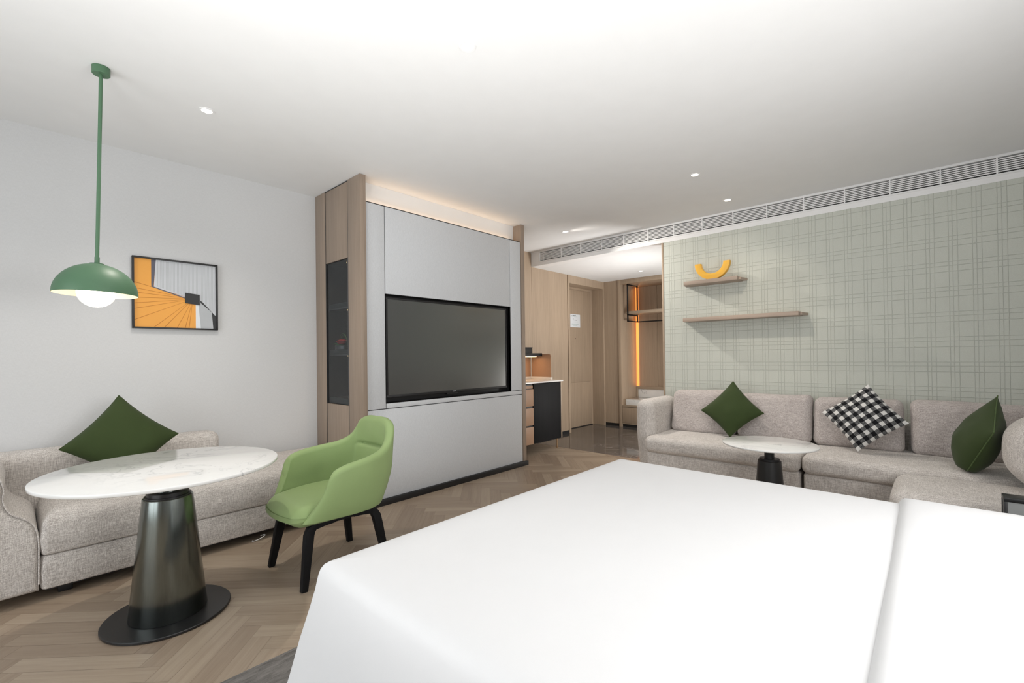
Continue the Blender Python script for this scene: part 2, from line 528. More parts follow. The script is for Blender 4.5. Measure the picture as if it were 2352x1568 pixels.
# fascia above the sage wall, open where the air grille sits
VZ0, VZ1, VY1 = 2.708, 2.838, 4.262
f = MB()
f.box(XS - .005, XS + .17, YB, YW, HH, VZ0); f.box(XS - .005, XS + .1, YB, YW, VZ1, HC)
f.box(XS - .005, XS + .1, VY1, YW, VZ0, VZ1)
struct('trim_2', f, M['whitepaint'], smooth=False)
struct('trim_3', MB().box(XS + .1, XS + .16, YB, YW, VZ0 - .01, HC), M['black'], smooth=False)
v = thing('air_grille', 'long white slatted air conditioning grille along the top of the sage wall', 'vent', (XS, 1.7, VZ0))
fr = MB()
x0, x1 = XS - .011, XS - .0052
fr.box(x0, x1, YB + .01, VY1 + .02, VZ0 - .016, VZ0, .001); fr.box(x0, x1, YB + .01, VY1 + .02, VZ1, VZ1 + .016, .001)
fr.box(x0, x1, VY1, VY1 + .02, VZ0, VZ1, .001)
fr.build('grille_frame', M['whitepaint'], v)
for k in range(7):
    z = VZ0 + (VZ1 - VZ0) * (k + 1) / 8
    b = MB().prism([(XS - .006, z - .0045), (XS + .018, z - .0015), (XS + .018, z + .0035), (XS - .006, z + .0045)], 'y', YB + .012, VY1)
    b.build('slat', M['whitepaint'], v, smooth=False)
y = 4.205
while y > YB + .05:
    MB().box(XS - .0075, XS + .02, y - .005, y + .005, VZ0, VZ1, .001).build('divider', M['whitepaint'], v)
    y -= .331

# oak wall on the left of the entry with the door recess
DX0, DX1, DZ, DY = 6.30, 7.38, 2.512, 4.68
w = MB()
gaps = [(4.14, 5.318), (5.322, 6.246)]
for a, b in gaps: w.box(a, b, YW, YW + .05, .05, HC if b < 5.32 else HH)
struct('wall_entry', w, M['wood_hall'], smooth=False)
struct('trim_4', MB().box(4.14, 6.25, YW + .012, YW + .06, .0, HC - .01), M['black'], smooth=False)
struct('baseboard_entry', MB().box(4.14, 6.25, YW - .004, YW + .02, .0, .05), M['black'], smooth=False)
w = MB()
w.box(6.252, DX0, YW - .012, DY, 0, HH, .001)                     # jamb near the minibar
w.box(DX1, 7.44, YW, DY, 0, HH)                                   # far jamb
w.box(DX0, DX1, YW, DY, DZ, HH)                                   # header
w.box(6.2, 7.44, DY, DY + .05, 0, HH)                             # recess back
struct('trim_5', w, M['wood_hall'], smooth=False)
d = bpy.data.objects.new('door_1', None); C.objects.link(d); d.location = (6.85, DY, 0); d['kind'] = 'structure'
MB().box(6.40, 7.31, DY - .012, DY - .001, .004, .806, .001).build('door_panel', M['wood_hall'], d)
MB().box(6.40, 7.31, DY - .012, DY - .001, .810, 2.468, .001).build('door_panel', M['wood_hall'], d)
MB().lathe([(.010, 0), (.010, .006), (.006, .008)], n=24, M=Matrix.Translation((6.80, DY - .012, 1.594)) @ Matrix.Rotation(PI / 2, 4, 'X')).build('peephole', M['black'], d)
MB().box(6.39, 7.32, DY - .03, DY - .002, .001, .012).build('threshold', M['black'], d, smooth=False)
# notice on the door
nt = thing('door_notice', 'white notice card with small print fixed to the entry door', 'sign', (6.80, DY - .013, 1.80))
MB().box(6.655, 6.962, DY - .0165, DY - .0125, 1.795, 2.030, .001).build('card', M['paper'], nt)
ink = MB(); ig = MB()
def inkbar(mb, x, z, wdt, h): mb.box(x, x + wdt, DY - .0175, DY - .0166, z, z + h)
for k, wdt in enumerate((.020, .018, .022, .016)): inkbar(ink, 6.742 + k * .023, 2.000, wdt * .9, .011)
inkbar(ink, 6.675, 1.985, .016, .004); inkbar(ink, 6.675, 2.004, .016, .004); inkbar(ink, 6.70, 2.006, .02, .004); inkbar(ink, 6.706, 1.99, .006, .018)
for k in range(9): inkbar(ig, 6.728 + k * .016, 1.984 + (k % 2) * .001, .012, .004)
for k, (dx, dz, s) in enumerate(((0, .012, .018), (.03, -.004, .008), (.045, 0, .01), (.06, -.006, .012), (.078, -.002, .01), (.096, -.006, .008), (.112, -.004, .014))):
    inkbar(ink, 6.735 + dx, 1.925 + dz, s, s * .7)
for r in range(4):
    for k in range(9 - r): inkbar(ig, 6.75 + k * .019, 1.855 - r * .0105, .014, .0045)
inkbar(ig, 6.70, 1.852, .018, .008); inkbar(ig, 6.70, 1.834, .018, .008)
for k in range(6): inkbar(ig, 6.74 + k * .026, 1.888, .012, .003)
ink.build('lettering', M['ink'], nt, smooth=False); ig.build('small_lettering', M['ink_green'], nt, smooth=False)

# end wall of the entry, and the hidden side of the entry
struct('wall_end', MB().box(7.42, 7.47, 4.146, YW, .05, HH), M['wood_hall'], smooth=False)
struct('baseboard_end', MB().box(7.424, 7.45, 4.146, YW, .0, .05), M['black'], smooth=False)
struct('wall_far', MB().box(8.06, 8.16, 1.3, 4.8, 0, HH), M['wall'], smooth=False)
struct('wall_inner', MB().box(5.45, 8.1, 1.3, 1.4, 0, HH), M['wall'], smooth=False)

# open wardrobe in the end wall
wd = thing('open_wardrobe', 'open oak wardrobe niche with amber light strip at the end of the entry', 'wardrobe', (7.7, 3.6, 0))
MB().box(7.40, 8.04, 4.088, 4.142, 0, HH - .001, .0015).build('side_panel', M['wood_hall'], wd)
MB().box(7.40, 8.04, 2.90, 2.955, 0, HH - .001, .0015).build('side_panel', M['wood_hall'], wd)
MB().box(7.40, 8.04, 2.955, 4.088, 2.566, HH - .001, .0015).build('top_panel', M['wood_hall'], wd)
b = MB(); b.box(8.0, 8.04, 2.955, 3.668, .70, 2.566); b.box(8.0, 8.04, 3.672, 4.088, .70, 2.566)
b.build('back_panel', M['wood_hall'], wd, smooth=False)
MB().box(7.978, 7.999, 4.040, 4.086, .70, 2.56, .002).build('light_strip', M['led_orange'], wd, label='amber glowing strip')
MB().box(7.49, 7.86, 2.96, 4.025, 2.026, 2.076, .002).build('hat_shelf', M['wood_x'], wd)
bb = MB()
t = .011
def bar(mb, p, q):
    lo = [min(p[i], q[i]) - t for i in range(3)]; hi = [max(p[i], q[i]) + t for i in range(3)]
    mb.box(lo[0], hi[0], lo[1], hi[1], lo[2], hi[2], .002)
fa, fb_, yy = 7.50, 7.845, 3.985
bar(bb, (fa - .025, yy, 1.90), (fa - .025, yy, 2.556)); bar(bb, (fb_, yy, 1.90), (fb_, yy, 2.556))
bar(bb, (fa - .025, yy, 2.556), (fb_, yy, 2.556)); bar(bb, (fa - .025, yy, 1.90), (fb_, yy, 1.90)); bar(bb, (fa - .025, yy, 2.012), (fb_, yy, 2.012))
bb.build('hanger_frame', M['blackmetal'], wd)
b = MB(); bar(b, (fb_, yy, 1.90), (fb_, 2.97, 1.90)); b.build('hanging_rail', M['blackmetal'], wd)
MB().box(7.415, 8.04, 2.96, 4.086, .05, .352).build('bench_base', M['wood_hall'], wd, smooth=False)
MB().box(7.403, 7.418, 2.97, 4.076, .072, .352, .002).build('drawer', M['wood_hall'], wd)
MB().box(7.402, 8.0, 2.96, 4.086, .358, .392, .002).build('bench_rail', M['wood_x'], wd)
MB().box(7.46, 8.04, 4.032, 4.086, .392, .49, .001).build('bench_end', M['wood_hall'], wd)
MB().box(7.45, 7.998, 2.96, 4.030, .392, .49, .002).build('bench_top', M['marble'], wd)
MB().box(7.985, 8.04, 2.96, 4.058, .49, .645, .002).build('upstand', M['marble'], wd)
b = MB(); b.box(7.97, 8.045, 2.96, 4.086, .647, .70, .001); b.box(7.97, 8.045, 4.06, 4.086, .49, .647, .001)
b.build('upstand_frame', M['wood_x'], wd)
MB().box(7.43, 7.60, 2.96, 4.086, .0, .05).build('plinth', M['black'], wd, smooth=False)

# ------------------------------------------------------------------ display cabinet with the niche
XC = 1.985
dc = thing('display_cabinet', 'tall oak cabinet with a glazed black niche against the pale grey wall', 'cabinet', (2.2, 3.95, 0))
b = MB(); b.box(XC, 2.04, 4.168, YL - .002, 0, HC - .002, .0015); b.build('side_stile', M['wood'], dc)
b = MB(); b.box(XC, 2.04, 3.53, 3.741, 0, HC - .002, .0015); b.build('front_stile', M['wood'], dc)
MB().box(XC + .003, 2.02, 3.747, 4.162, 2.182, HC - .010, .001).build('upper_door', M['wood'], dc)
MB().box(XC + .003, 2.02, 3.747, 4.162, .004, .878, .001).build('lower_door', M['wood'], dc)
b = MB()
b.box(2.03, 2.36, 3.735, 3.747, .88, 2.18); b.box(2.03, 2.36, 4.162, 4.174, .88, 2.18); b.box(2.34, 2.36, 3.747, 4.162, .88, 2.18)
b.box(2.0, 2.36, 3.735, 4.174, 2.18, 2.20); b.box(2.0, 2.36, 3.735, 4.174, .862, .88)
b.box(1.9865, 2.04, 3.7405, 3.7475, .0, HC - .004); b.box(1.9865, 2.04, 4.1615, 4.1685, .0, HC - .004); b.box(2.0205, 2.04, 3.74, 4.17, 2.2, HC - .004); b.box(1.9865, 2.03, 3.746, 4.163, HC - .0105, HC - .004)
b.build('niche_lining', M['darkniche'], dc, smooth=False)
for z0, z1 in ((1.744, 1.799), (1.320, 1.374)):
    s = MB().box(2.015, 2.34, 3.747, 4.162, z0, z1, .001).build('niche_shelf', M['darkniche'], dc)
    MB().box(2.0135, 2.0149, 3.748, 4.161, z0, z0 + .012).build('edge_strip', M['darkedge'], s, smooth=False)
    MB().box(2.0135, 2.0149, 3.748, 4.161, z1 - .003, z1).build('edge_strip', M['darkedge'], s, smooth=False)
MB().box(2.015, 2.34, 3.747, 4.162, .88, .935, .001).build('niche_plinth', M['darkniche'], dc)
MB().box(1.992, 1.997, 3.760, 4.158, .886, 2.174).build('glass_door', M['glass'], dc, smooth=False)
b = MB(); b.box(1.987, 2.0, 3.748, 3.760, .882, 2.178, .001); b.build('door_edge', M['darkedge'], dc)
for z in (2.174, 1.738, 1.316):
    MB().lathe([(.016, 0), (.016, .006), (.012, .008)], c=(2.09, 3.93, z - .002), n=20).build('spot_light', M['led_warm'], dc)

# flower arrangement on the middle niche shelf
fl = thing('flower_arrangement', 'small bowl of red flowers with looped grass on the middle niche shelf', 'flowers', (2.075, 4.03, 1.374))
MB().lathe([(.0, .0), (.050, .0), (.054, .006), (.054, .038), (.048, .040), (.046, .02)], c=(0, 0, 0), n=40, cap=False, M=Matrix.Translation((2.075, 4.03, 1.3745)) @ Matrix.Diagonal((1.1, 1.5, 1.0, 1))).build('bowl', M['darkedge'], fl)
red = cloth('red petals', (.40, .018, .03, 1), .6, .2)
grn = cloth('leaf green', (.06, .16, .045, 1), .6, .2)
random.seed(11)
for (y, z, r) in ((4.062, 1.452, .030), (4.030, 1.462, .028), (3.995, 1.458, .032), (4.015, 1.44, .028), (4.045, 1.438, .026)):
    b = MB()
    for ring in range(3):
        for k in range(5 + ring):
            a = 2 * PI * k / (5 + ring) + ring * .5; rr = r * (.35 + .33 * ring)
            u = Vector((math.cos(a), math.sin(a), 0)); s_ = Vector((-math.sin(a), math.cos(a), 0)); c0 = Vector((2.065, y, z))
            h = .014 - ring * .004
            pts = [c0 + u * rr * .3 - Vector((0, 0, .012)), c0 + u * rr + s_ * rr * .5 + Vector((0, 0, h * .4)), c0 + u * rr * 1.12 + Vector((0, 0, h)), c0 + u * rr - s_ * rr * .5 + Vector((0, 0, h * .4))]
            q = [p + u * .0015 - Vector((0, 0, .0015)) for p in pts]
            b.add(pts + q, [(0, 1, 2, 3), (7, 6, 5, 4), (0, 4, 5, 1), (1, 5, 6, 2), (2, 6, 7, 3), (3, 7, 4, 0)])
    b.build('bloom', red, fl)
b = MB()
for k in range(3):
    R = .082 - .011 * k
    b.tube([(2.075 + .006 * k, 4.02 + R * math.cos(a), 1.41 + (R + .035) * math.sin(a)) for a in [PI * i / 24 for i in range(25)]], .0016, 6)
b.build('grass_loop', grn, fl)
b = MB()
for k in range(40):
    a = random.uniform(-.6, PI + .6); l = random.uniform(.03, .085); y0 = 4.04 + random.uniform(0, .05)
    p0 = Vector((2.065, y0, 1.415)); p1 = p0 + Vector((random.uniform(-.03, .03), .75 * abs(math.cos(a)) * l * random.choice((1, 1, 1, -.4)), random.uniform(-.02, .022)))
    m_ = (p0 + p1) / 2 + Vector((0, 0, .008))
    b.tube([p0, m_, p1], lambda i: (.002, .0028, .0006)[i], 5)
b.tube([(2.06, 4.07, 1.42), (2.05, 4.11, 1.436), (2.045, 4.157, 1.430)], lambda i: (.003, .004, .0006)[i], 5)
b.build('leaf_spray', grn, fl)

# ------------------------------------------------------------------ media wall and television
YT = 3.565
mw = thing('media_wall', 'wide light grey fabric panelled tv wall with oak edges and warm cove light', 'wall unit', (3.08, 3.6, 0))
def pan(name, x0, x1, z0, z1): MB().box(x0, x1, YT, YT + .018, z0, z1, .0012).build(name, M['fabricpanel'], mw)
pan('tall_panel', 2.053, 2.238, .845, 2.645)
pan('tall_panel', 3.890, 4.074, .894, 2.645)
pan('top_panel', 2.245, 3.883, 1.868, 2.645)
pan('ledge_panel', 2.245, 4.074, .845, .888)
pan('lower_panel', 2.053, 4.074, .052, .838)
b = MB()
b.box(2.046, 4.079, YT + .008, YT + .03, .05, .893); b.box(2.046, 2.241, YT + .008, YT + .03, .84, 2.652)
b.box(3.886, 4.079, YT + .008, YT + .03, .84, 2.652); b.box(2.24, 3.89, YT + .008, YT + .03, 1.864, 2.652)
b.box(2.046, 4.079, YT - .001, YT + .09, 2.646, 2.652)
b.box(2.241, 3.886, YT + .085, YT + .09, .88, 1.88)
b.box(2.236, 2.241, YT, YT + .09, .89, 1.867); b.box(3.886, 3.8895, YT, YT + .09, .89, 1.867)
b.box(2.24, 3.887, YT, YT + .09, 1.8635, 1.8675); b.box(2.24, 3.887, YT, YT + .09, .8885, .893)
b.build('black_backing', M['black'], mw, smooth=False)
MB().box(2.041, 4.079, 3.68, 3.73, 0, HC - .001).build('upper_wall', M['ceiling'], mw, smooth=False)
MB().box(4.081, 4.136, 3.556, 3.70, .052, HC - .002, .0015).build('edge_post', M['wood'], mw)
MB().box(4.10, 4.136, 3.70, 4.433, .0, HC - .002, .0015).build('return_panel', M['wood'], mw)
MB().box(2.041, 4.145, 3.535, 3.66, 0, .0515, .001).build('skirting', M['black'], mw)
MB().box(2.10, 4.02, 3.655, 3.672, 2.640, 2.646).build('cove_light', M['led_warm'], mw, smooth=False)

tv = thing('television', 'large switched-off flat television recessed in the grey tv wall', 'television', (3.06, 3.6, .95))
MB().box(2.262, 3.850, 3.598, 3.640, .935, 1.842, .004).build('housing', M['black'], tv)
b = MB()
for x0, x1, z0, z1 in ((2.262, 3.850, .935, .957), (2.262, 3.850, 1.826, 1.842), (2.262, 2.280, .957, 1.826), (3.832, 3.850, .957, 1.826)):
    b.box(x0, x1, 3.590, 3.5985, z0, z1, .002)
b.build('bezel', M['black'], tv)
MB().box(2.2805, 3.8315, 3.5945, 3.5985, .9575, 1.8255).build('screen', M['screen'], tv, smooth=False)
b = MB()
for k, wx in enumerate((.006, .004, .005, .005, .004, .006)): b.box(3.032 + k * .0072, 3.032 + k * .0072 + wx, 3.5892, 3.5901, .9435, .9495)
b.build('badge', M['paper'], tv, smooth=False, label='tiny pale maker mark')
MB().box(2.96, 3.10, 3.592, 3.61, .918, .9345, .002).build('sensor_bar', M['black'], tv)

# ------------------------------------------------------------------ minibar
mbc = thing('minibar_cabinet', 'black-doored minibar cabinet with copper drawers and thin brass legs', 'cabinet', (4.75, 4.1, 0))
FY = 3.85
MB().box(4.155, 5.235, FY + .02, 4.425, .135, .920).build('carcass', M['black'], mbc, smooth=False)
MB().box(4.640, 5.235, FY, FY + .0195, .136, .922, .001).build('door', M['black_wood'], mbc)
MB().box(5.2355, 5.258, FY - .002, 4.425, .133, .930, .001).build('end_panel', M['wood_hall'], mbc)
for z0, z1 in ((.136, .362), (.384, .610), (.636, .858)):
    MB().box(4.16, 4.632, FY, FY + .0195, z0, z1, .001).build('drawer', M['copper'], mbc)
MB().box(4.16, 4.632, FY + .012, FY + .0199, .866, .905, .001).build('pull_rail', M['copper'], mbc)
for x, y in ((5.18, 3.885), (5.18, 4.39), (4.20, 3.885), (4.20, 4.39)):
    MB().lathe([(.013, .0), (.013, .004), (.006, .006), (.0075, .134)], c=(x, y, .0016 if x < 5.22 else .002), n=20).build('leg', M['brass'], mbc)
ct = thing('countertop', 'white quartz worktop with low upstand on the minibar cabinet', 'worktop', (4.72, 4.1, .93))
MB().box(4.150, 5.272, FY - .02, 4.428, .9315, .9495, .002).build('slab', M['quartz'], ct)
b = MB(); b.box(4.15, 5.31, 4.412, 4.430, .950, .982, .001); b.box(5.25, 5.272, 4.02, 4.428, .950, .982, .001)
b.build('upstand', M['quartz'], ct)
sp = thing('splash_panel', 'copper splash panel with a rounded corner standing at the end of the worktop', 'panel', (5.27, 4.2, .98))
pl = [(4.04, .9825), (4.40, .9825), (4.40, 1.318)] + [(4.04 + .035 - .035 * math.sin(a), 1.318 - .035 + .035 * math.cos(a)) for a in [PI / 2 * i / 8 for i in range(9)]]
MB().prism(pl, 'x', 5.258, 5.270).build('end_sheet', M['copper'], sp, angle=50)
MB().box(4.15, 5.257, 4.417, 4.430, .9825, 1.285).build('back_sheet', M['copper'], sp, smooth=False)
b = MB(); b.tube([(5.272, p[0], p[1]) for p in pl[2:]] + [(5.272, 4.04, .984)], .0035, 6)
b.build('edge_trim', M['wood_hall'], sp)
sh = MB().box(4.15, 5.252, 4.19, 4.430, 1.287, 1.334, .002).build('bar_shelf', M['black'])
sset(sh, None, 'thick black shelf over the copper splash panel of the minibar', 'shelf')
MB().box(4.3, 5.18, 4.24, 4.255, 1.281, 1.2868).build('light_strip', M['led_warm'], sh, smooth=False)
bx = thing('tea_box', 'black box standing on the minibar shelf', 'box', (4.8, 4.3, 1.335))
MB().box(4.55, 5.04, 4.20, 4.415, 1.335, 1.412, .003).build('body', M['black'], bx)
MB().box(4.545, 5.045, 4.195, 4.42, 1.4125, 1.419, .002).build('lid', M['darkedge'], bx)

# ------------------------------------------------------------------ downlights
for (x, y, z, lab) in ((.828, 3.32, HC, 'ceiling downlight beside the green pendant lamp'),
                       (1.552, 1.693, HC, 'ceiling downlight above the foot of the bed, nearest the top edge'),
                       (4.719, 3.37, HC, 'ceiling downlight just beyond the tv wall, near the entry'),
                       (4.021, 1.482, HC, 'ceiling downlight farther from the air grille, of the pair above the sofa table'),
                       (4.918, 1.488, HC, 'ceiling downlight close to the air grille, above the wall shelves'),
                       (6.853, 3.41, HH, 'small downlight in the lowered ceiling of the entry')):
    dl = thing('downlight', lab, 'downlight', (x, y, z), group='recessed ceiling downlights')
    MB().lathe([(.030, -.004), (.041, -.004), (.043, -.0015), (.043, -.0004), (.030, -.0004)], c=(x, y, z), n=40, cap=False).build('trim_ring', M['whitepaint'], dl)
    MB().lathe([(.030, -.0030), (.024, -.0022), (.0005, -.0018)], c=(x, y, z), n=40, cap=False).build('lens', M['lens'], dl)

# ------------------------------------------------------------------ pendant lamp
top = Vector((.324, 3.23, HC)); bot = Vector((.303, 3.228, 1.810))
pd = thing('pendant_lamp', 'green dome pendant lamp on a long rod with a lit white globe', 'lamp', tuple(top))
MB().lathe([(.036, -.040), (.038, -.038), (.038, -.001), (.036, 0)], c=tuple(top), n=40).build('ceiling_rose', M['lamp_green'], pd)
b = MB().tube([top - Vector((0, 0, .03)), bot], .0085, 16)
b.tube([bot + (top - bot) * .035, bot + Vector((0, 0, -.01))], .0105, 16)
b.build('rod', M['lamp_green'], pd)
Rd = .172
tilt = Matrix.Translation(bot) @ Matrix.Rotation(math.radians(1.1), 4, 'Y')
outer = [(max(.012, Rd * math.sin(a)), -Rd * .94 * (1 - math.cos(a))) for a in [PI / 2 * i / 24 for i in range(25)]]
inner = [(r - .003 if r > .02 else r, z - .003) for r, z in reversed(outer[:-1])]
MB().lathe(outer + [(Rd - .002, outer[-1][1])], n=72, cap=False, M=tilt).build('shade', M['lamp_green'], pd)
MB().lathe([(Rd - .002, outer[-1][1])] + inner, n=72, cap=False, M=tilt).build('shade_lining', M['lamp_inner'], pd, label='cream inside of the shade')
MB().lathe([(.030, .002), (.030, -.006), (.013, -.010), (.0105, .012)][::-1], n=32, M=tilt).build('shade_cap', M['lamp_green'], pd)
gl = [(max(.0008, .079 * math.sin(PI * i / 28)), -.150 + .079 * math.cos(PI * i / 28)) for i in range(29)]
MB().lathe(gl, n=48, M=tilt).build('globe', M['globe'], pd)
MB().lathe([(.02, -.005), (.02, -.08)], n=24, M=tilt).build('lamp_holder', M['lamp_inner'], pd)

# ------------------------------------------------------------------ picture
pc = thing('framed_picture', 'square black-framed abstract picture in orange and grey on the pale wall', 'picture', (.876, YL - .015, 1.54))
x0, x1, z0, z1 = .600, 1.150, 1.540, 2.080
b = MB()
for a in ((x0, x1, z0, z0 + .012), (x0, x1, z1 - .012, z1), (x0, x0 + .012, z0 + .012, z1 - .012), (x1 - .012, x1, z0 + .012, z1 - .012)):
    b.box(a[0], a[1], YL - .032, YL - .001, a[2], a[3], .001)
b.build('frame', M['black'], pc)
YP = YL - .014
ax0, ax1, az0, az1 = x0 + .012, x1 - .012, z0 + .012, z1 - .012
def A(u, v): return (ax0 + u * (ax1 - ax0), az1 - v * (az1 - az0))
orange = plain('orange paint', (.80, .36, .055, 1), .5, var=.02); dorange = plain('dark orange line', (.50, .18, .02, 1), .6)
lgrey = plain('pale grey paint', (.58, .60, .63, 1), .6); mgrey = plain('mid grey paint', (.44, .46, .48, 1), .6); dgrey = plain('slate paint', (.10, .10, .13, 1), .6)
def flat(name, poly, mat, lvl): MB().prism([A(*p) for p in poly], 'y', YP - .0006 * lvl, YP + .001).build(name, mat, pc, smooth=False)
flat('art_ground', [(0, 0), (1, 0), (1, 1), (0, 1)], orange, 1)
flat('art_ribbed_field', [(.25, 0), (1, 0), (1, .80), (.78, .60), (.66, .55), (.225, .40)], lgrey, 2)
ribs = MB()
for k in range(44):
    u = .27 + .725 * k / 43
    vb = .40 + (.15) * (u - .225) / .435 if u < .66 else (.55 + (u - .66) * .42 if u < .78 else .6 + (u - .78) * .85)
    p, q = A(u, .012 if u > .25 else .2), A(u, max(.05, vb - .02))
    ribs.box(p[0] - .0016, p[0] + .0016, YP - .0018, YP - .001, q[1], p[1])
ribs.build('art_ribs', mgrey, pc, smooth=False)
flat('art_slate_wedge', [(.195, 0), (.25, 0), (.222, .40), (.64, .545), (.64, .56), (.195, .405)], dgrey, 3)
flat('art_pale_wedge', [(.735, .60), (.775, .60), (.80, 1), (.735, 1)], M['paper'], 3)
flat('art_grey_wedge', [(.765, .58), (.80, .60), (.95, .74), (.965, 1), (.80, 1)], mgrey, 4)
flat('art_slate_band', [(.79, .56), (.82, .58), (1, .80), (1, 1), (.965, 1), (.945, .735), (.80, .60)], M['darkniche'], 5)
lines = MB()
def seg(p, q, w, lvl=2.4):
    p = Vector((*A(*p), 0)); q = Vector((*A(*q), 0)); d = (q - p).normalized(); n_ = Vector((-d.y, d.x, 0)) * w
    pts = [p + n_ * .3, q + n_, q - n_, p - n_ * .3]
    lines.prism([(t_.x, t_.y) for t_ in pts], 'y', YP - .0006 * lvl, YP + .001)
hub = (.70, .545)
for e in ((.0, .35), (.0, .435), (.0, .50), (.0, .575), (.0, .66), (.0, .74), (.0, .90), (.225, 1), (.345, 1), (.50, 1), (.60, 1), (.648, 1)):
    seg(hub, e, .0020)
lines.build('art_rays', dorange, pc, smooth=False)
MB().prism([A(.60, .455), A(.785, .475), A(.785, .635), A(.60, .615)], 'y', YP - .008, YP + .001).build('art_block', M['black'], pc, smooth=False)

# ------------------------------------------------------------------ wall shelves and ornament
def wall_shelf(y0, y1, z0, z1, lab):
    t_ = thing('wall_shelf', lab, 'shelf', (XS, (y0 + y1) / 2, z0), group='oak shelves on the sage wall')
    X0 = 5.13
    MB().box(X0, XS - .0005, y0 + .05, y1 - .05, z0, z1, .0015).build('board', M['wood_shelf'], t_)
    for s_ in (-1, 1):
        yb = y0 if s_ < 0 else y1
        MB().prism([(X0 + .055, yb - s_ * .05), (X0 + .055, yb - s_ * .03), (XS - .0005, yb), (XS - .0005, yb - s_ * .05)], 'z', z0 + .006, z1 - .010).build('end_bracket', M['wood_shelf'], t_)
wall_shelf(.87, 2.10, 1.660, 1.700, 'longer oak wall shelf, lower of the two on the sage wall')
wall_shelf(1.42, 2.085, 2.072, 2.113, 'shorter oak wall shelf holding the yellow ornament')
poly = []
Ro, Ri = .185, .120
cy_, cz_ = 1.735, 2.1135 + Ro - .003
for i in range(33):
    a = PI + PI * i / 32; poly.append((cy_ + Ro * math.cos(a), cz_ + Ro * math.sin(a)))
for i in range(33):
    a = 2 * PI - PI * i / 32; poly.append((cy_ + Ri * math.cos(a), cz_ + Ri * math.sin(a)))
poly = [(p[0], max(2.1135, p[1])) for p in poly]
o = MB().prism(poly, 'x', 5.16, 5.215, .003).build('arc_ornament', M['yellow'], angle=40)
sset(o, None, 'yellow half-ring ornament standing on the shorter wall shelf', 'ornament')

# ------------------------------------------------------------------ left sofa (daybed on the pale wall)
ls = thing('daybed_sofa', 'long greige tweed daybed along the pale grey wall behind the dining table', 'sofa', (.5, 3.95, 0))
def round_right(x_in, R):
    def f(p): return p
    return f
SX0, SX1, SY0, SY1 = .10, 1.945, 3.555, 4.335
def rr(x0, x1, y0, y1, radii, d=0.0, n=10, m=18):
    """rounded-rectangle outline shrunk by d; radii at corners (x1,y1), (x0,y1), (x0,y0), (x1,y0); constant point count"""
    x0 += d; x1 -= d; y0 += d; y1 -= d
    cs = ((x1, y1, -1, -1, 0), (x0, y1, 1, -1, PI / 2), (x0, y0, 1, 1, PI), (x1, y0, -1, 1, 1.5 * PI))
    arcs = []
    for (cx, cy, sx, sy, a0), r in zip(cs, radii):
        r = max(r - d, .003)
        arcs.append([(cx + sx * r + r * math.cos(a0 + PI / 2 * i / n), cy + sy * r + r * math.sin(a0 + PI / 2 * i / n)) for i in range(n + 1)])
    pts = []
    for i in range(4):
        pts += arcs[i]
        p, q = arcs[i][-1], arcs[(i + 1) % 4][0]
        pts += [(p[0] + (q[0] - p[0]) * k / m, p[1] + (q[1] - p[1]) * k / m) for k in range(1, m)]
    return pts
def loft(rings, cap_top=True, cap_bot=True):
    mb = MB(); n = len(rings[0])
    vs = [p for r in rings for p in r]; fs = []
    for i in range(len(rings) - 1):
        for k in range(n):
            k2 = (k + 1) % n
            fs.append((i * n + k, i * n + k2, (i + 1) * n + k2, (i + 1) * n + k))
    if cap_bot: fs.append(tuple(reversed(range(n))))
    if cap_top: fs.append(tuple(range((len(rings) - 1) * n, len(rings) * n)))
    return mb.add(vs, fs)
def pad(box, radii, z0, z1, r, crown=0.0, rb=.015):
    """upholstered block with rounded rims on a rounded outline"""
    ol = lambda d: rr(*box, radii, d)
    rings = []
    for k in range(4):
        a = PI / 2 * k / 3; rings.append([(x, y, z0 + rb - rb * math.cos(a)) for x, y in ol(rb * (1 - math.sin(a)))])
    H = z1 - z0
    for q in (.25, .5, .75):
        rings.append([(x, y, z0 + rb + (H - r - rb) * q) for x, y in ol(-.008 * math.sin(PI * q))])
    for k in range(9):
        a = PI / 2 * k / 8; rings.append([(x, y, z1 - r + r * math.sin(a)) for x, y in ol(r * (1 - math.cos(a)))])
    base = ol(r); cx = (box[0] + box[1]) / 2; cy = (box[2] + box[3]) / 2
    for q in (.88, .7, .5, .3, .12, .01):
        rings.append([(cx + (x - cx) * q, cy + (y - cy) * q, z1 + crown * (1 - q * q)) for x, y in base])
    return loft(rings)
RAD = (.03, .03, .03, .34)
pad((SX0, SX1, SY0, SY1), RAD, .06, .243, .012, 0, .012).build('base', M['tweed'], ls, angle=60)
pad((SX0 + .002, SX1, SY0 - .008, SY1), RAD, .246, .475, .085, .02).build('seat_cushion', M['tweed'], ls, angle=60)
# backrest against the wall
soft_box((-1.05 + 1.11) / 2, 4.255, .48, (1.11 + 1.05) / 2, .10, .255, .06, ni=16, wob=.006).build('backrest', M['tweed'], ls, angle=60)
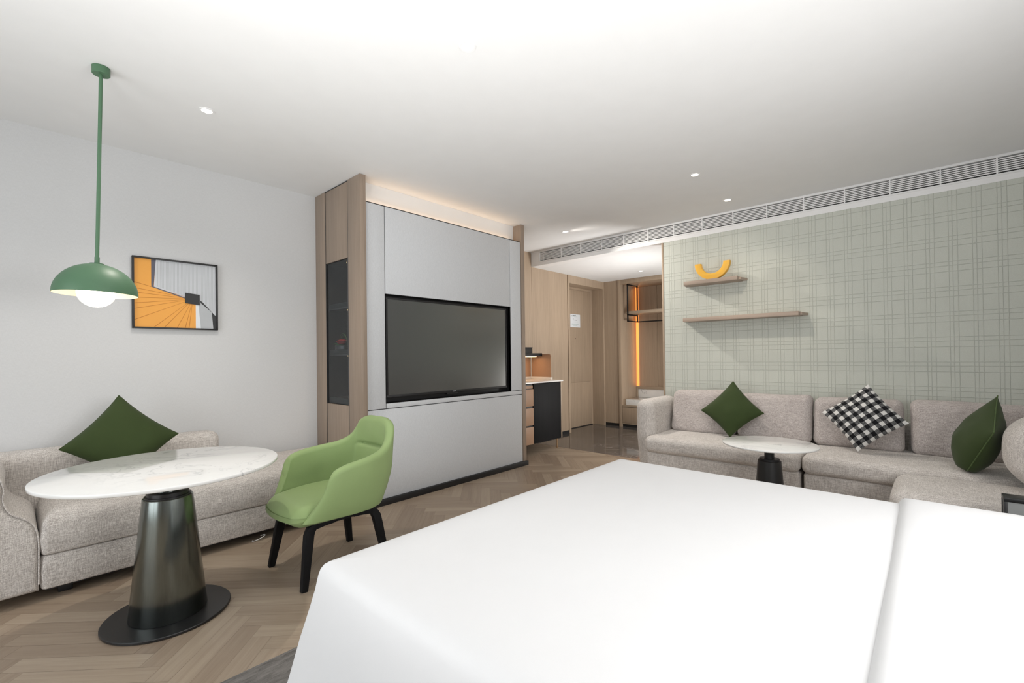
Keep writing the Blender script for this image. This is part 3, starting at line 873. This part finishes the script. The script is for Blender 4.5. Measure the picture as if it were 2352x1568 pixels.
# sloping arm at the far end
prof = [(.094, .06), (.097, .27), (.094, .36), (.08, .425), (.045, .465), (.0, .495), (-.022, .53), (-.035, .58), (-.028, .635), (-.040, .69), (-.075, .735), (-.14, .762), (-.24, .765), (-.34, .745), (-.42, .69), (-.46, .60), (-.47, .40), (-.47, .06)]
def smooth_closed(pr, n=3):
    P = [Vector(p) for p in pr]
    for _ in range(n - 1):
        Q = [P[0]]
        for i in range(len(P) - 1):
            Q += [P[i] * .75 + P[i + 1] * .25, P[i] * .25 + P[i + 1] * .75]
        Q.append(P[-1]); P = Q
    return [tuple(p) for p in P]
pr2 = smooth_closed(prof)
MB().prism(pr2, 'y', 3.553, 4.150, .028, 4).build('arm', M['tweed'], ls, angle=60)
b = MB(); b.tube([(p[0] - .002, 3.558, p[1]) for p in pr2[2:-10]], .0045, 6); b.build('arm_piping', M['tweed'], ls)
for x, y in ((1.50, 3.62), (1.72, 4.2), (.2, 3.66), (-.35, 3.66)):
    MB().box(x - .03, x + .03, y - .03, y + .03, .0, .06, .003).build('foot', M['black'], ls)
MB().box(.12, 1.66, 3.62, 4.3, .035, .061).build('underside', M['black'], ls, smooth=False)
cb = MB().tube([(1.19 + .042 * math.cos(a), 3.572 - .022 * math.sin(a), .0035 + .022 * (1 + math.cos(a)) * .5) for a in [-PI * .35 + 1.5 * PI * i / 24 for i in range(25)]], .0028, 8).build('cable', M['wheat'])
sset(cb, None, 'loop of white cable poking out on the floor under the daybed', 'cable')

# ------------------------------------------------------------------ cushions
def pillow(name, label, mat, centre, normal, side, thick, roll, sx=1.0, sz=1.0, piping=None, seed=0, pin=.09, group=None, sag=0, heavy=0, flat=None):
    Rr = Matrix.Rotation(roll, 3, 'Y'); Ri = Rr.inverted()
    n_ = Vector(normal).normalized()
    zax = (Vector((0, 0, 1)) - n_ * n_.z).normalized(); xax = n_.cross(zax) * -1
    R0 = Matrix((xax, -n_, zax)).transposed().to_4x4()
    Mx = R0 @ Matrix.Diagonal((sx, 1, sz, 1)) @ Matrix.Rotation(roll, 4, 'Y')
    N = 22; mb = MB(); vs = []; ix = {}
    half = side / 2
    def P(i, j, s_):
        u = math.sin(PI / 2 * (2 * i / N - 1)); w = math.sin(PI / 2 * (2 * j / N - 1))
        x = half * u * (1 - pin * (1 - w * w) * abs(u) ** 3); z = half * w * (1 - pin * (1 - u * u) * abs(w) ** 3)
        h = thick / 2 * max(0, (1 - abs(u) ** 2.4)) ** .62 * max(0, (1 - abs(w) ** 2.4)) ** .62
        q = noise.noise(Vector((u * 2.2 + seed, w * 2.2, s_ * 3 + seed)))
        h *= 1 + .10 * q
        e = max(abs(u), abs(w))
        h += .004 * noise.noise(Vector((u * 7 + seed, w * 7, s_))) * (1 - e)
        h *= 1 - heavy * w
        p = Rr @ Vector((x, s_ * h, z)); p.z -= sag * abs(p.x)
        if flat is not None and p.z < flat:
            p.y *= 1 + 1.2 * (flat - p.z); p.z = flat + .12 * (p.z - flat)
        return Ri @ p
    for s_ in (-1, 1):
        for i in range(N + 1):
            for j in range(N + 1):
                edge = i in (0, N) or j in (0, N)
                k = (i, j, 0 if edge else s_)
                if k not in ix:
                    ix[k] = len(vs); vs.append(P(i, j, s_))
    fs = []
    for s_ in (-1, 1):
        for i in range(N):
            for j in range(N):
                q = []
                for a, c in ((i, j), (i + 1, j), (i + 1, j + 1), (i, j + 1)):
                    edge = a in (0, N) or c in (0, N); q.append(ix[(a, c, 0 if edge else s_)])
                fs.append(tuple(q if s_ > 0 else reversed(q)))
    mb.add(vs, fs)
    o = mb.build(name, mat, angle=80)
    o.matrix_world = Matrix.Translation(centre) @ Mx
    sset(o, None, label, 'cushion', group)
    if piping:
        ring = [P(i, 0, 1) for i in range(N)] + [P(N, j, 1) for j in range(N)] + [P(N - i, N, 1) for i in range(N)] + [P(0, N - j, 1) for j in range(N)]
        p_ = MB().tube(ring, .0032, 6, closed=True)
        p_.v = [tuple(v_) for v_ in p_.v]
        me = bpy.data.meshes.new('piping'); me.from_pydata(p_.v, [], p_.f); me.materials.append(piping)
        for pg in me.polygons: pg.use_smooth = True
        po = bpy.data.objects.new('piping', me); C.objects.link(po); po.parent = o
    return o
GR = 'forest green scatter cushions'
pillow('cushion', 'forest green square cushion leaning on the daybed behind the dining table', M['green_cushion'], (.497, 4.0, .778), (-.10, -.92, .36), .44, .15, PI / 4 - .05, 1.0, .95, M['green_cushion'], 1, group=GR, sag=.06)
pillow('cushion', 'forest green cushion on its point beside the round sofa table', M['green_cushion'], (4.85, 1.46, .744), (-.93, 0, .36), .435, .15, PI / 4 - .04, 1.0, .88, M['green_cushion'], 2, group=GR, sag=.11)
pillow('cushion', 'forest green cushion seen edge-on at the corner end of the sofa', M['green_cushion'], (4.50, -.258, .700), (-.06, .94, .33), .44, .23, PI / 4 - .26, 1.0, 1.0, M['green_piping'], 3, pin=.03, group=GR, heavy=.25, flat=-.235)
pillow('cushion', 'black and white gingham cushion on the sofa', M['gingham'], (4.76, .405, .752), (-.93, .06, .36), .43, .15, PI / 4 + .07, 1.0, .91, None, 4, pin=.06)

# ------------------------------------------------------------------ sectional sofa on the sage wall
so = thing('sectional_sofa', 'long greige tweed sectional sofa below the sage green wall', 'sofa', (4.9, .9, 0))
def seat(y0, y1, cut=False):
    soft_box(4.76, (y0 + y1) / 2, .375, .385, (y1 - y0) / 2, .080, .055, ni=12, crown=.012, bulge=(.01, 0, 0), wob=.004, seed=y0).build('seat_cushion', M['tweed'], so, angle=60)
    soft_box(4.80, (y0 + y1) / 2, .185, .385, (y1 - y0) / 2 - .006, .118, .03, ni=8).build('base', M['tweed'], so, angle=60)
seat(.797, 2.175)
seat(-.62, .785)
soft_box(5.235, .85, .37, .07, 1.49, .31, .05, ni=12).build('back_frame', M['tweed'], so, angle=60)
def armfn(p):
    q = Vector(p)
    q.y -= .03 * max(0, -q.z / .36)     # leans in towards the floor
    return q
soft_box(4.935, 2.275, .435, .36, .105, .375, .095, ni=10, nr=6, bulge=(.0, .01, 0), fn=armfn).build('arm', M['tweed'], so, angle=60)
soft_box(4.98, -.735, .435, .32, .10, .375, .09, ni=10, nr=6).build('arm', M['tweed'], so, angle=60)
def back_cushion(y0, y1, seed, top=.445):
    lean = math.radians(13)
    def fn(p):
        q = Vector(p); f = (q.z + .23) / .46
        q.x += math.tan(lean) * (q.z)
        q.z += .012 * math.cos(q.y * 2.2 + seed) * f
        return q
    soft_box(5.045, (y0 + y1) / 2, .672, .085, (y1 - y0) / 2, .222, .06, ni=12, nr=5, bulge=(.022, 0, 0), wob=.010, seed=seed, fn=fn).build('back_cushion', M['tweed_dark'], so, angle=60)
back_cushion(1.455, 2.13, 1); back_cushion(.802, 1.448, 2); back_cushion(.155, .788, 3); back_cushion(-.56, .115, 4)
for x, y in ((4.5, 2.1), (4.5, .9), (4.5, .7), (4.5, -.5), (5.1, 2.2), (5.1, -.5)):
    MB().box(x - .03, x + .03, y - .03, y + .03, .0, .069, .003).build('foot', M['black'], so)

ot = thing('ottoman', 'low rounded greige tweed ottoman pushed against the corner end of the sofa', 'ottoman', (4.05, -.25, 0))
soft_box(4.02, -.285, .25, .325, .475, .175, .075, ni=12, nr=6, crown=.012, bulge=(.01, .01, 0), wob=.004).build('body', M['tweed'], ot, angle=60)
for x in (3.78, 4.28):
    for y in (-.68, .10): MB().box(x - .025, x + .025, y - .025, y + .025, 0, .078, .003).build('foot', M['black'], ot)
o = soft_box(4.20, -.555, .676, .26, .17, .232, .165, ni=8, nr=8, bulge=(.02, .05, 0), wob=.006).build('bolster_cushion', M['tweed'], angle=70)
sset(o, None, 'large plump greige bolster cushion standing at the end of the ottoman', 'cushion')

# ------------------------------------------------------------------ round tables
def table(name, lab, cx, cy, z, R, th, k, col, feet):
    t_ = thing(name, lab, 'table', (cx, cy, 0))
    e = .004
    MB().lathe([(R - .005, z - th), (R - .001, z - th + .003), (R, z - e), (R - .001, z - e * .4), (R - e, z)], c=(cx, cy, 0), n=128).build('tabletop', M['marble'], t_, angle=50)
    for nm, pr in feet: MB().lathe(pr, c=(cx, cy, 0), n=96).build(nm, col[nm], t_, angle=40)
    return t_
TX, TY = .538, 2.897
dt = table('dining_table', 'round white marble dining table on a gunmetal cone pedestal', TX, TY, .757, .503, .018, 1,
      {'base_plate': M['blackmetal'], 'cone': M['gunmetal'], 'collar': M['blackmetal'], 'neck': M['gunmetal']},
      [('base_plate', [(.264, .0005), (.270, .004), (.270, .012), (.267, .015)]),
       ('cone', [(.1635, .0155), (.165, .018), (.1065, .602), (.103, .605)]),
       ('collar', [(.0985, .6052), (.0985, .612), (.090, .6125), (.090, .630), (.0875, .632)]),
       ('neck', [(.0565, .6322), (.0565, .7388)])])
cx_, cy2 = 3.935, .915
table('sofa_table', 'small round white marble table with a black pedestal in front of the sofa', cx_, cy2, .602, .328, .014, 1,
      {'base_plate': M['blackmetal'], 'cone': M['blackmetal'], 'collar': M['blackmetal'], 'neck': M['blackmetal']},
      [('base_plate', [(.195, .0005), (.20, .004), (.20, .010), (.197, .013)]),
       ('cone', [(.112, .0135), (.114, .016), (.081, .468), (.077, .472)]),
       ('collar', [(.070, .4722), (.070, .485), (.068, .487)]),
       ('neck', [(.034, .4873), (.034, .5875)])])

# ------------------------------------------------------------------ green armchair
ch = thing('armchair', 'sage green upholstered tub chair with black splayed legs at the dining table', 'chair', (1.352, 2.822, 0), PI)
ch['localspace'] = 1
def cat(keys, t):
    """Catmull-Rom through equally spaced keys, t in 0..1"""
    n = len(keys) - 1; x = min(max(t, 0), 1) * n; i = min(int(x), n - 1); f = x - i
    p = [Vector(keys[max(0, min(n, i + k))]) for k in (-1, 0, 1, 2)]
    return .5 * ((2 * p[1]) + (-p[0] + p[2]) * f + (2 * p[0] - 5 * p[1] + 4 * p[2] - p[3]) * f * f + (-p[0] + 3 * p[1] - 3 * p[2] + p[3]) * f ** 3)
# stations from the arm front to the middle of the back: (u bottom, v bottom, u top, v top, z top, thickness)
half = [(.262, .222, .150, .292, .540, .040), (.215, .250, .125, .310, .628, .050), (.110, .268, .050, .318, .662, .055), (-.04, .272, -.090, .308, .682, .056),
        (-.150, .248, -.205, .268, .702, .056), (-.215, .205, -.280, .228, .748, .056), (-.245, .150, -.330, .188, .845, .056), (-.255, .078, -.350, .112, .880, .058), (-.258, 0, -.353, 0, .884, .058)]
keysA = [(a[0], a[1], a[2]) for a in half]; full = half + [(a[0], -a[1], a[2], -a[3], a[4], a[5]) for a in reversed(half[:-1])]
K1 = [(a[0], a[1], a[5]) for a in full]; K2 = [(a[2], a[3], a[4]) for a in full]
NS, NT_ = 96, 46
ZB = .375
rows = []
def station(t):
    bt, tp = cat(K1, t), cat(K2, t)
    return bt, tp
def mid(t, q):
    """shell mid-surface, q 0 bottom .. 1 top; the tub bellies out on the way up"""
    bt, tp = station(t)
    zt = tp.z
    z = ZB + (zt - ZB) * q
    # belly: reach arm-level width quickly, then lean
    ql = min(1, (z - ZB) / .25)
    w_ = math.sin(ql * PI / 2) ** .9
    lean = max(0, (z - .62) / .28)
    u = bt.x + (tp.x - bt.x) * (.55 * w_ + .45 * min(1, q))
    v = bt.y + (tp.y - bt.y) * w_
    return Vector((u, v, z))
shell = MB(); sec = []
T = [i / NS for i in range(NS + 1)]
for i, t in enumerate(T):
    th = cat(K1, t).z
    e = min(t, 1 - t) * NS
    endf = math.sqrt(max(0.0, 1 - max(0, 1 - e / 4) ** 2)) if e < 4 else 1
    th = max(.002, th * endf)
    ring = []
    def nrm(q):
        a, c = mid(max(0, t - .004), q), mid(min(1, t + .004), q)
        d = (c - a); d.z = 0; d.normalize()
        return Vector((d.y, -d.x, 0))      # outward
    for k in range(NT_ + 1):
        q = k / NT_ * .965; p = mid(t, q); ring.append(p + nrm(q) * th / 2)
    ptop = mid(t, .965); n0 = nrm(.965)
    for k in range(1, 6):
        a = PI * k / 6; ring.append(ptop + n0 * th / 2 * math.cos(a) + Vector((0, 0, th * .5 * math.sin(a))))
    for k in range(NT_, -1, -1):
        q = k / NT_ * .965; p = mid(t, q)
        z = p.z; cen = 1 - min(1, abs(t - .5) / .17)
        crease = -.016 * math.exp(-((z - .70) / .009) ** 2) * min(1, max(0, cen) * 1.8)
        puff = .012 * max(0, cen) * math.sin(min(1, max(0, (z - .46) / .24)) * PI) if z < .70 else .010 * max(0, cen) * math.sin(min(1, (z - .70) / .19) * PI)
        ring.append(p - nrm(q) * (th / 2 + crease + puff))
    sec.append(ring)
m_ = len(sec[0])
vs = [p for r in sec for p in r]; fs = []
for i in range(NS):
    for k in range(m_ - 1):
        fs.append((i * m_ + k, (i + 1) * m_ + k, (i + 1) * m_ + k + 1, i * m_ + k + 1))
    fs.append((i * m_ + m_ - 1, (i + 1) * m_ + m_ - 1, (i + 1) * m_, i * m_))
fs.append(tuple(range(m_))); fs.append(tuple(reversed(range(NS * m_, (NS + 1) * m_))))
shell.add(vs, fs)
shell.build('shell', M['chair_green'], ch, angle=70)
def seatfn(p):
    q = Vector(p)
    fr = max(0, (q.x + .05) / .33)
    q.z -= .030 * max(0, fr) ** 2 * (q.z > 0) + 0
    q.z += .035 * fr ** 2 * (q.z < 0) * 0
    q.y *= 1 - .06 * max(0, fr) ** 3
    q.x += .018 * (1 - (q.y / .24) ** 2) * max(0, fr)
    return q
soft_box(.035, 0, .404, .262, .246, .066, .064, ni=12, nr=7, crown=.016, bulge=(.02, 0, 0), fn=seatfn).build('seat', M['chair_green'], ch, angle=70)
# tub underside closing the shell below the seat
outl = [(mid(i / 48, 0).x, mid(i / 48, 0).y) for i in range(49)]
rings = [[(p[0] * s_, p[1] * s_, z) for p in outl] for s_, z in ((.70, .350), (.84, .353), (.93, .362), (.965, .385))]
loft(rings).build('underside', M['chair_green'], ch, angle=70)
def beam(path, sizes, n=4):
    """rounded-square bar swept along a path; sizes = (w,d) per point, w across v, d along u"""
    mb = MB(); vs = []; fs = []; cnt = 12
    for i, p in enumerate(path):
        p = Vector(p); a = Vector(path[max(0, i - 1)]); c = Vector(path[min(len(path) - 1, i + 1)])
        t_ = (c - a).normalized(); vx = Vector((0, 1, 0)); ux = vx.cross(t_).normalized(); vx = t_.cross(ux).normalized()
        w_, d_ = sizes[i]
        for k in range(cnt):
            q = 2 * PI * k / cnt + PI / 12
            cxx = abs(math.cos(q)) ** .2 * (1 if math.cos(q) > 0 else -1); sxx = abs(math.sin(q)) ** .2 * (1 if math.sin(q) > 0 else -1)
            vs.append(p + vx * (w_ / 2 * cxx) + ux * (d_ / 2 * sxx))
    for i in range(len(path) - 1):
        for k in range(cnt):
            k2 = (k + 1) % cnt; fs.append((i * cnt + k, i * cnt + k2, (i + 1) * cnt + k2, (i + 1) * cnt + k))
    fs.append(tuple(reversed(range(cnt)))); fs.append(tuple(range((len(path) - 1) * cnt, len(path) * cnt)))
    mb.add(vs, fs); return mb
for su in (1, -1):
    for sv in (1, -1):
        fx, fy = .262 * su, .238 * sv
        tx, ty = .208 * su, .192 * sv
        def L(q): return (tx + (fx - tx) * q, ty + (fy - ty) * q, .335 * (1 - q) + .0005)
        path = [(.06 * su, ty, .338), (.12 * su, ty, .336), (tx - .03 * su, ty, .332), (tx - .006 * su, ty, .316), L(.14), L(.3), L(.6), L(1)]
        sizes = [(.030, .030), (.030, .032), (.033, .040), (.037, .050), (.040, .052), (.040, .050), (.037, .044), (.033, .036)]
        beam(path, sizes).build('leg', M['black_wood'], ch, angle=28)
b = MB()
b.box(-.17, .17, .178, .206, .326, .352, .004); b.box(-.17, .17, -.206, -.178, .326, .352, .004)
b.box(.165, .193, -.20, .20, .326, .352, .004); b.box(-.193, -.165, -.20, .20, .326, .352, .004)
b.build('seat_rail', M['black_wood'], ch)

# ------------------------------------------------------------------ bed, rug, cabinet
bd = thing('bed', 'wide bed made up with plain white linen in the foreground', 'bed', (1.72, .35, 0))
BX0, BX1, BY0, BY1, BZ = .688, 2.745, -.86, 1.548, .622
BR = (.04, .04, .04, .04)
rings = []
for d, z in ((-.115, .20), (-.104, .212), (-.090, .26), (-.062, .36), (-.030, .46), (-.012, .52), (0, .572), (.006, .587), (.016, .599), (.034, .609), (.062, .616), (.105, .620), (.17, BZ)):
    rings.append([(x, y, z) for x, y in rr(BX0, BX1, BY0, BY1, BR, d)])
def rip(p):
    x, y, z = p
    a = noise.noise(Vector((x * 1.7, y * 1.7, 1.3))) * .004
    return (x, y, z + a)
cx, cy = (BX0 + BX1) / 2, (BY0 + BY1) / 2
inn = rr(BX0, BX1, BY0, BY1, BR, .17)
for q in (.92, .8, .65, .5, .35, .2, .08, .01): rings.append([rip((cx + (x - cx) * q, cy + (y - cy) * q, BZ + .004 * (1 - q))) for x, y in inn])
loft(rings).build('duvet', M['linen'], bd, angle=75)
# turned-back layer across the head half
TBX = (BX0 + .004, BX1 - .004, BY0 - .01, .112)
rings = [[(x, y, z) for x, y in rr(*TBX, (.018,) * 4, d)] for d, z in ((-.055, .40), (-.026, .49), (-.010, .555), (.0, .592), (.006, .612), (.014, .626), (.026, .636), (.045, .642), (.08, .6455), (.14, .647))]
inn = rr(*TBX, (.018,) * 4, .14); cy3 = (-.95 + .112) / 2
for q in (.8, .55, .3, .08, .01): rings.append([rip((cx + (x - cx) * q, cy3 + (y - cy3) * q, .648)) for x, y in inn])
loft(rings, cap_bot=False).build('turned_back_sheet', M['linen'], bd, angle=75)
MB().box(BX0 + .05, BX1 - .05, BY0 + .02, BY1 - .05, .05, .30, .02).build('bed_base', M['black'], bd)
for x in (.85, 2.6):
    for y in (-.8, 1.38): MB().box(x - .03, x + .03, y - .03, y + .03, .0135, .05).build('foot', M['black'], bd, smooth=False)
o = MB().box(.12, 3.25, -.6, 2.103, .0006, .013, .004).build('rug', M['rug']); sset(o, None, 'dark grey mottled rug on the wood floor under the bed', 'rug')

ns = thing('side_cabinet', 'low grey-fronted cabinet with a black frame beside the bed, cut by the photo edge', 'cabinet', (3.5, -.55, 0))
NX0, NX1, NY0, NY1, NZ = 3.42, 3.52, -.93, -.276, .545
b = MB()
b.box(NX0, NX1, NY0, NY1, NZ - .022, NZ, .004); b.box(NX0, NX0 + .014, NY1 - .014, NY1, .02, NZ - .022, .002); b.box(NX0, NX0 + .014, NY0, NY0 + .014, .02, NZ - .022, .002)
b.box(NX1 - .014, NX1, NY1 - .014, NY1, .0, NZ - .022, .002); b.box(NX1 - .014, NX1, NY0, NY0 + .014, .0, NZ - .022, .002); b.box(NX0, NX1, NY0, NY1, .0, .022, .002)
b.build('frame', M['blackmetal'], ns)
MB().box(NX0 + .006, NX0 + .012, NY0 + .014, NY1 - .014, .022, NZ - .022).build('front_panel', M['greypanel'], ns, smooth=False)
MB().box(NX0 + .012, NX1 - .01, NY1 - .012, NY1 - .004, .022, NZ - .022).build('side_panel', M['greypanel'], ns, smooth=False)

# ------------------------------------------------------------------ light
def area(name, loc, rot, sx, sy, e, col=(1, 1, 1), spread=PI):
    l = bpy.data.lights.new(name, 'AREA'); l.shape = 'RECTANGLE'; l.size = sx; l.size_y = sy; l.energy = e; l.color = col; l.spread = spread
    o = bpy.data.objects.new(name, l); C.objects.link(o); o.location = loc; o.rotation_euler = rot; return o
def spot(name, loc, e, col, ang=70, blend=.8, rad=.03, rot=(0, 0, 0)):
    l = bpy.data.lights.new(name, 'SPOT'); l.energy = e; l.color = col; l.spot_size = math.radians(ang); l.spot_blend = blend; l.shadow_soft_size = rad
    o = bpy.data.objects.new(name, l); C.objects.link(o); o.location = loc; o.rotation_euler = rot; return o
def point(name, loc, e, col, rad=.03):
    l = bpy.data.lights.new(name, 'POINT'); l.energy = e; l.color = col; l.shadow_soft_size = rad
    o = bpy.data.objects.new(name, l); C.objects.link(o); o.location = loc; return o
# daylight through the wide window (faces +X)
area('daylight', (XB - .16, (WY0 + WY1) / 2, (WZ0 + WZ1) / 2), (0, -PI / 2, 0), WZ1 - WZ0, WY1 - WY0, 72, (.95, .98, 1.0))
# added unseen panel left of the camera, brightens the ceiling like bounced flash
up = Vector((-.7, .8, .55)); aim = Vector((.75, 1.2, HC)) - up
area('bedhead_fill', (1.5, YB + .06, 1.35), (PI / 2 + .05, 0, 0), 2.2, .7, 60, (1, .985, .97))  # unseen panel added at the bed head to lift the tv wall
area('ceiling_bounce_fill', tuple(up), aim.to_track_quat('-Z', 'Y').to_euler(), 1.1, 1.1, 40, (1, .99, .975), math.radians(104))
WARM = (1, .80, .58)
for x, y, z, e, tgt in ((.828, 3.32, HC, 72, None), (1.552, 1.693, HC, 20, None), (4.719, 3.37, HC, 190, (5.3, 1.0, .8)), (4.021, 1.482, HC, 70, (4.5, 1.2, 0)), (4.918, 1.488, HC, 8, None), (6.853, 3.41, HH, 14, None)):
    rt = (0, 0, 0) if tgt is None else (Vector(tgt) - Vector((x, y, z))).to_track_quat('-Z', 'Y').to_euler()
    spot('downlight_beam', (x, y, z - .012), e, (1, .93, .85), 125 if tgt is None else 104, 1.0, .03, rt)
spot('shelf_beam', (4.021, 1.482, HC - .012), 26, (1, .84, .66), 46, 1.0, .02, (Vector((5.32, 1.22, 1.78)) - Vector((4.021, 1.482, HC))).to_track_quat('-Z', 'Y').to_euler())
point('globe_light', (.300, 3.228, 1.64), 5, (1, .85, .65), .08)
area('cove_beam', (3.06, 3.64, 2.655), (PI, 0, 0), 1.9, .02, .75, (1, .74, .53))
area('bar_beam', (4.75, 4.25, 1.278), (0, 0, 0), .85, .015, 1.8, (1, .66, .38))
area('wardrobe_beam', (7.975, 4.05, 1.65), (PI / 2, 0, PI / 4 * 3), .02, 1.8, 1.3, (1, .42, .12))
for z in (2.166, 1.73, 1.308): spot('niche_beam', (2.09, 3.93, z), 3.0, (1, .68, .38), 120, .9, .01)
area('entry_fill', (6.3, 1.6, .8), (math.radians(122), 0, 0), 1.2, .8, 62, (1, .98, .95))  # fill added out of view to brighten the entry, no fixture there
spot('entry_ceiling_fill', (5.95, 2.05, 1.0), 120, (1, .98, .96), 75, 1.0, .12, (Vector((5.7, 4.1, HH)) - Vector((5.95, 2.05, 1.0))).to_track_quat('-Z', 'Y').to_euler())  # added hidden spot, lifts the entry ceiling and oak wall

wld = bpy.data.worlds.new('sky'); S.world = wld; wld.use_nodes = True
bg = wld.node_tree.nodes['Background']; bg.inputs[0].default_value = (.80, .90, 1, 1); bg.inputs[1].default_value = .8

# ------------------------------------------------------------------ camera
F, YAW, PITCH, ROLL, CYP = 1047.29, .739488687, .00635737544, .0123166663, 810.145
cam = bpy.data.cameras.new('camera'); cam.sensor_fit = 'HORIZONTAL'; cam.sensor_width = 36.0
cam.lens = F / 2352 * 36.0; cam.shift_y = (CYP - 784) / 2352; cam.clip_start = .02
f = Vector((math.cos(YAW) * math.cos(PITCH), math.sin(YAW) * math.cos(PITCH), math.sin(PITCH)))
r = Vector((math.sin(YAW), -math.cos(YAW), 0)); u = r.cross(f); d_ = -u
c, s = math.cos(ROLL), math.sin(ROLL)
r2 = r * c + d_ * s; d2 = d_ * c - r * s
co = bpy.data.objects.new('camera', cam); C.objects.link(co)
co.matrix_world = Matrix((r2, -d2, -f)).transposed().to_4x4(); co.location = (0, 0, 1.3)
S.camera = co
S.view_settings.view_transform = 'Standard'; S.view_settings.look = 'None'; S.view_settings.gamma = 1.0; S.view_settings.use_curve_mapping = False
S.view_settings.exposure = -0.22
S.cycles.use_denoising = True
S.cycles.max_bounces = 10; S.cycles.diffuse_bounces = 6; S.cycles.sample_clamp_indirect = 6.0
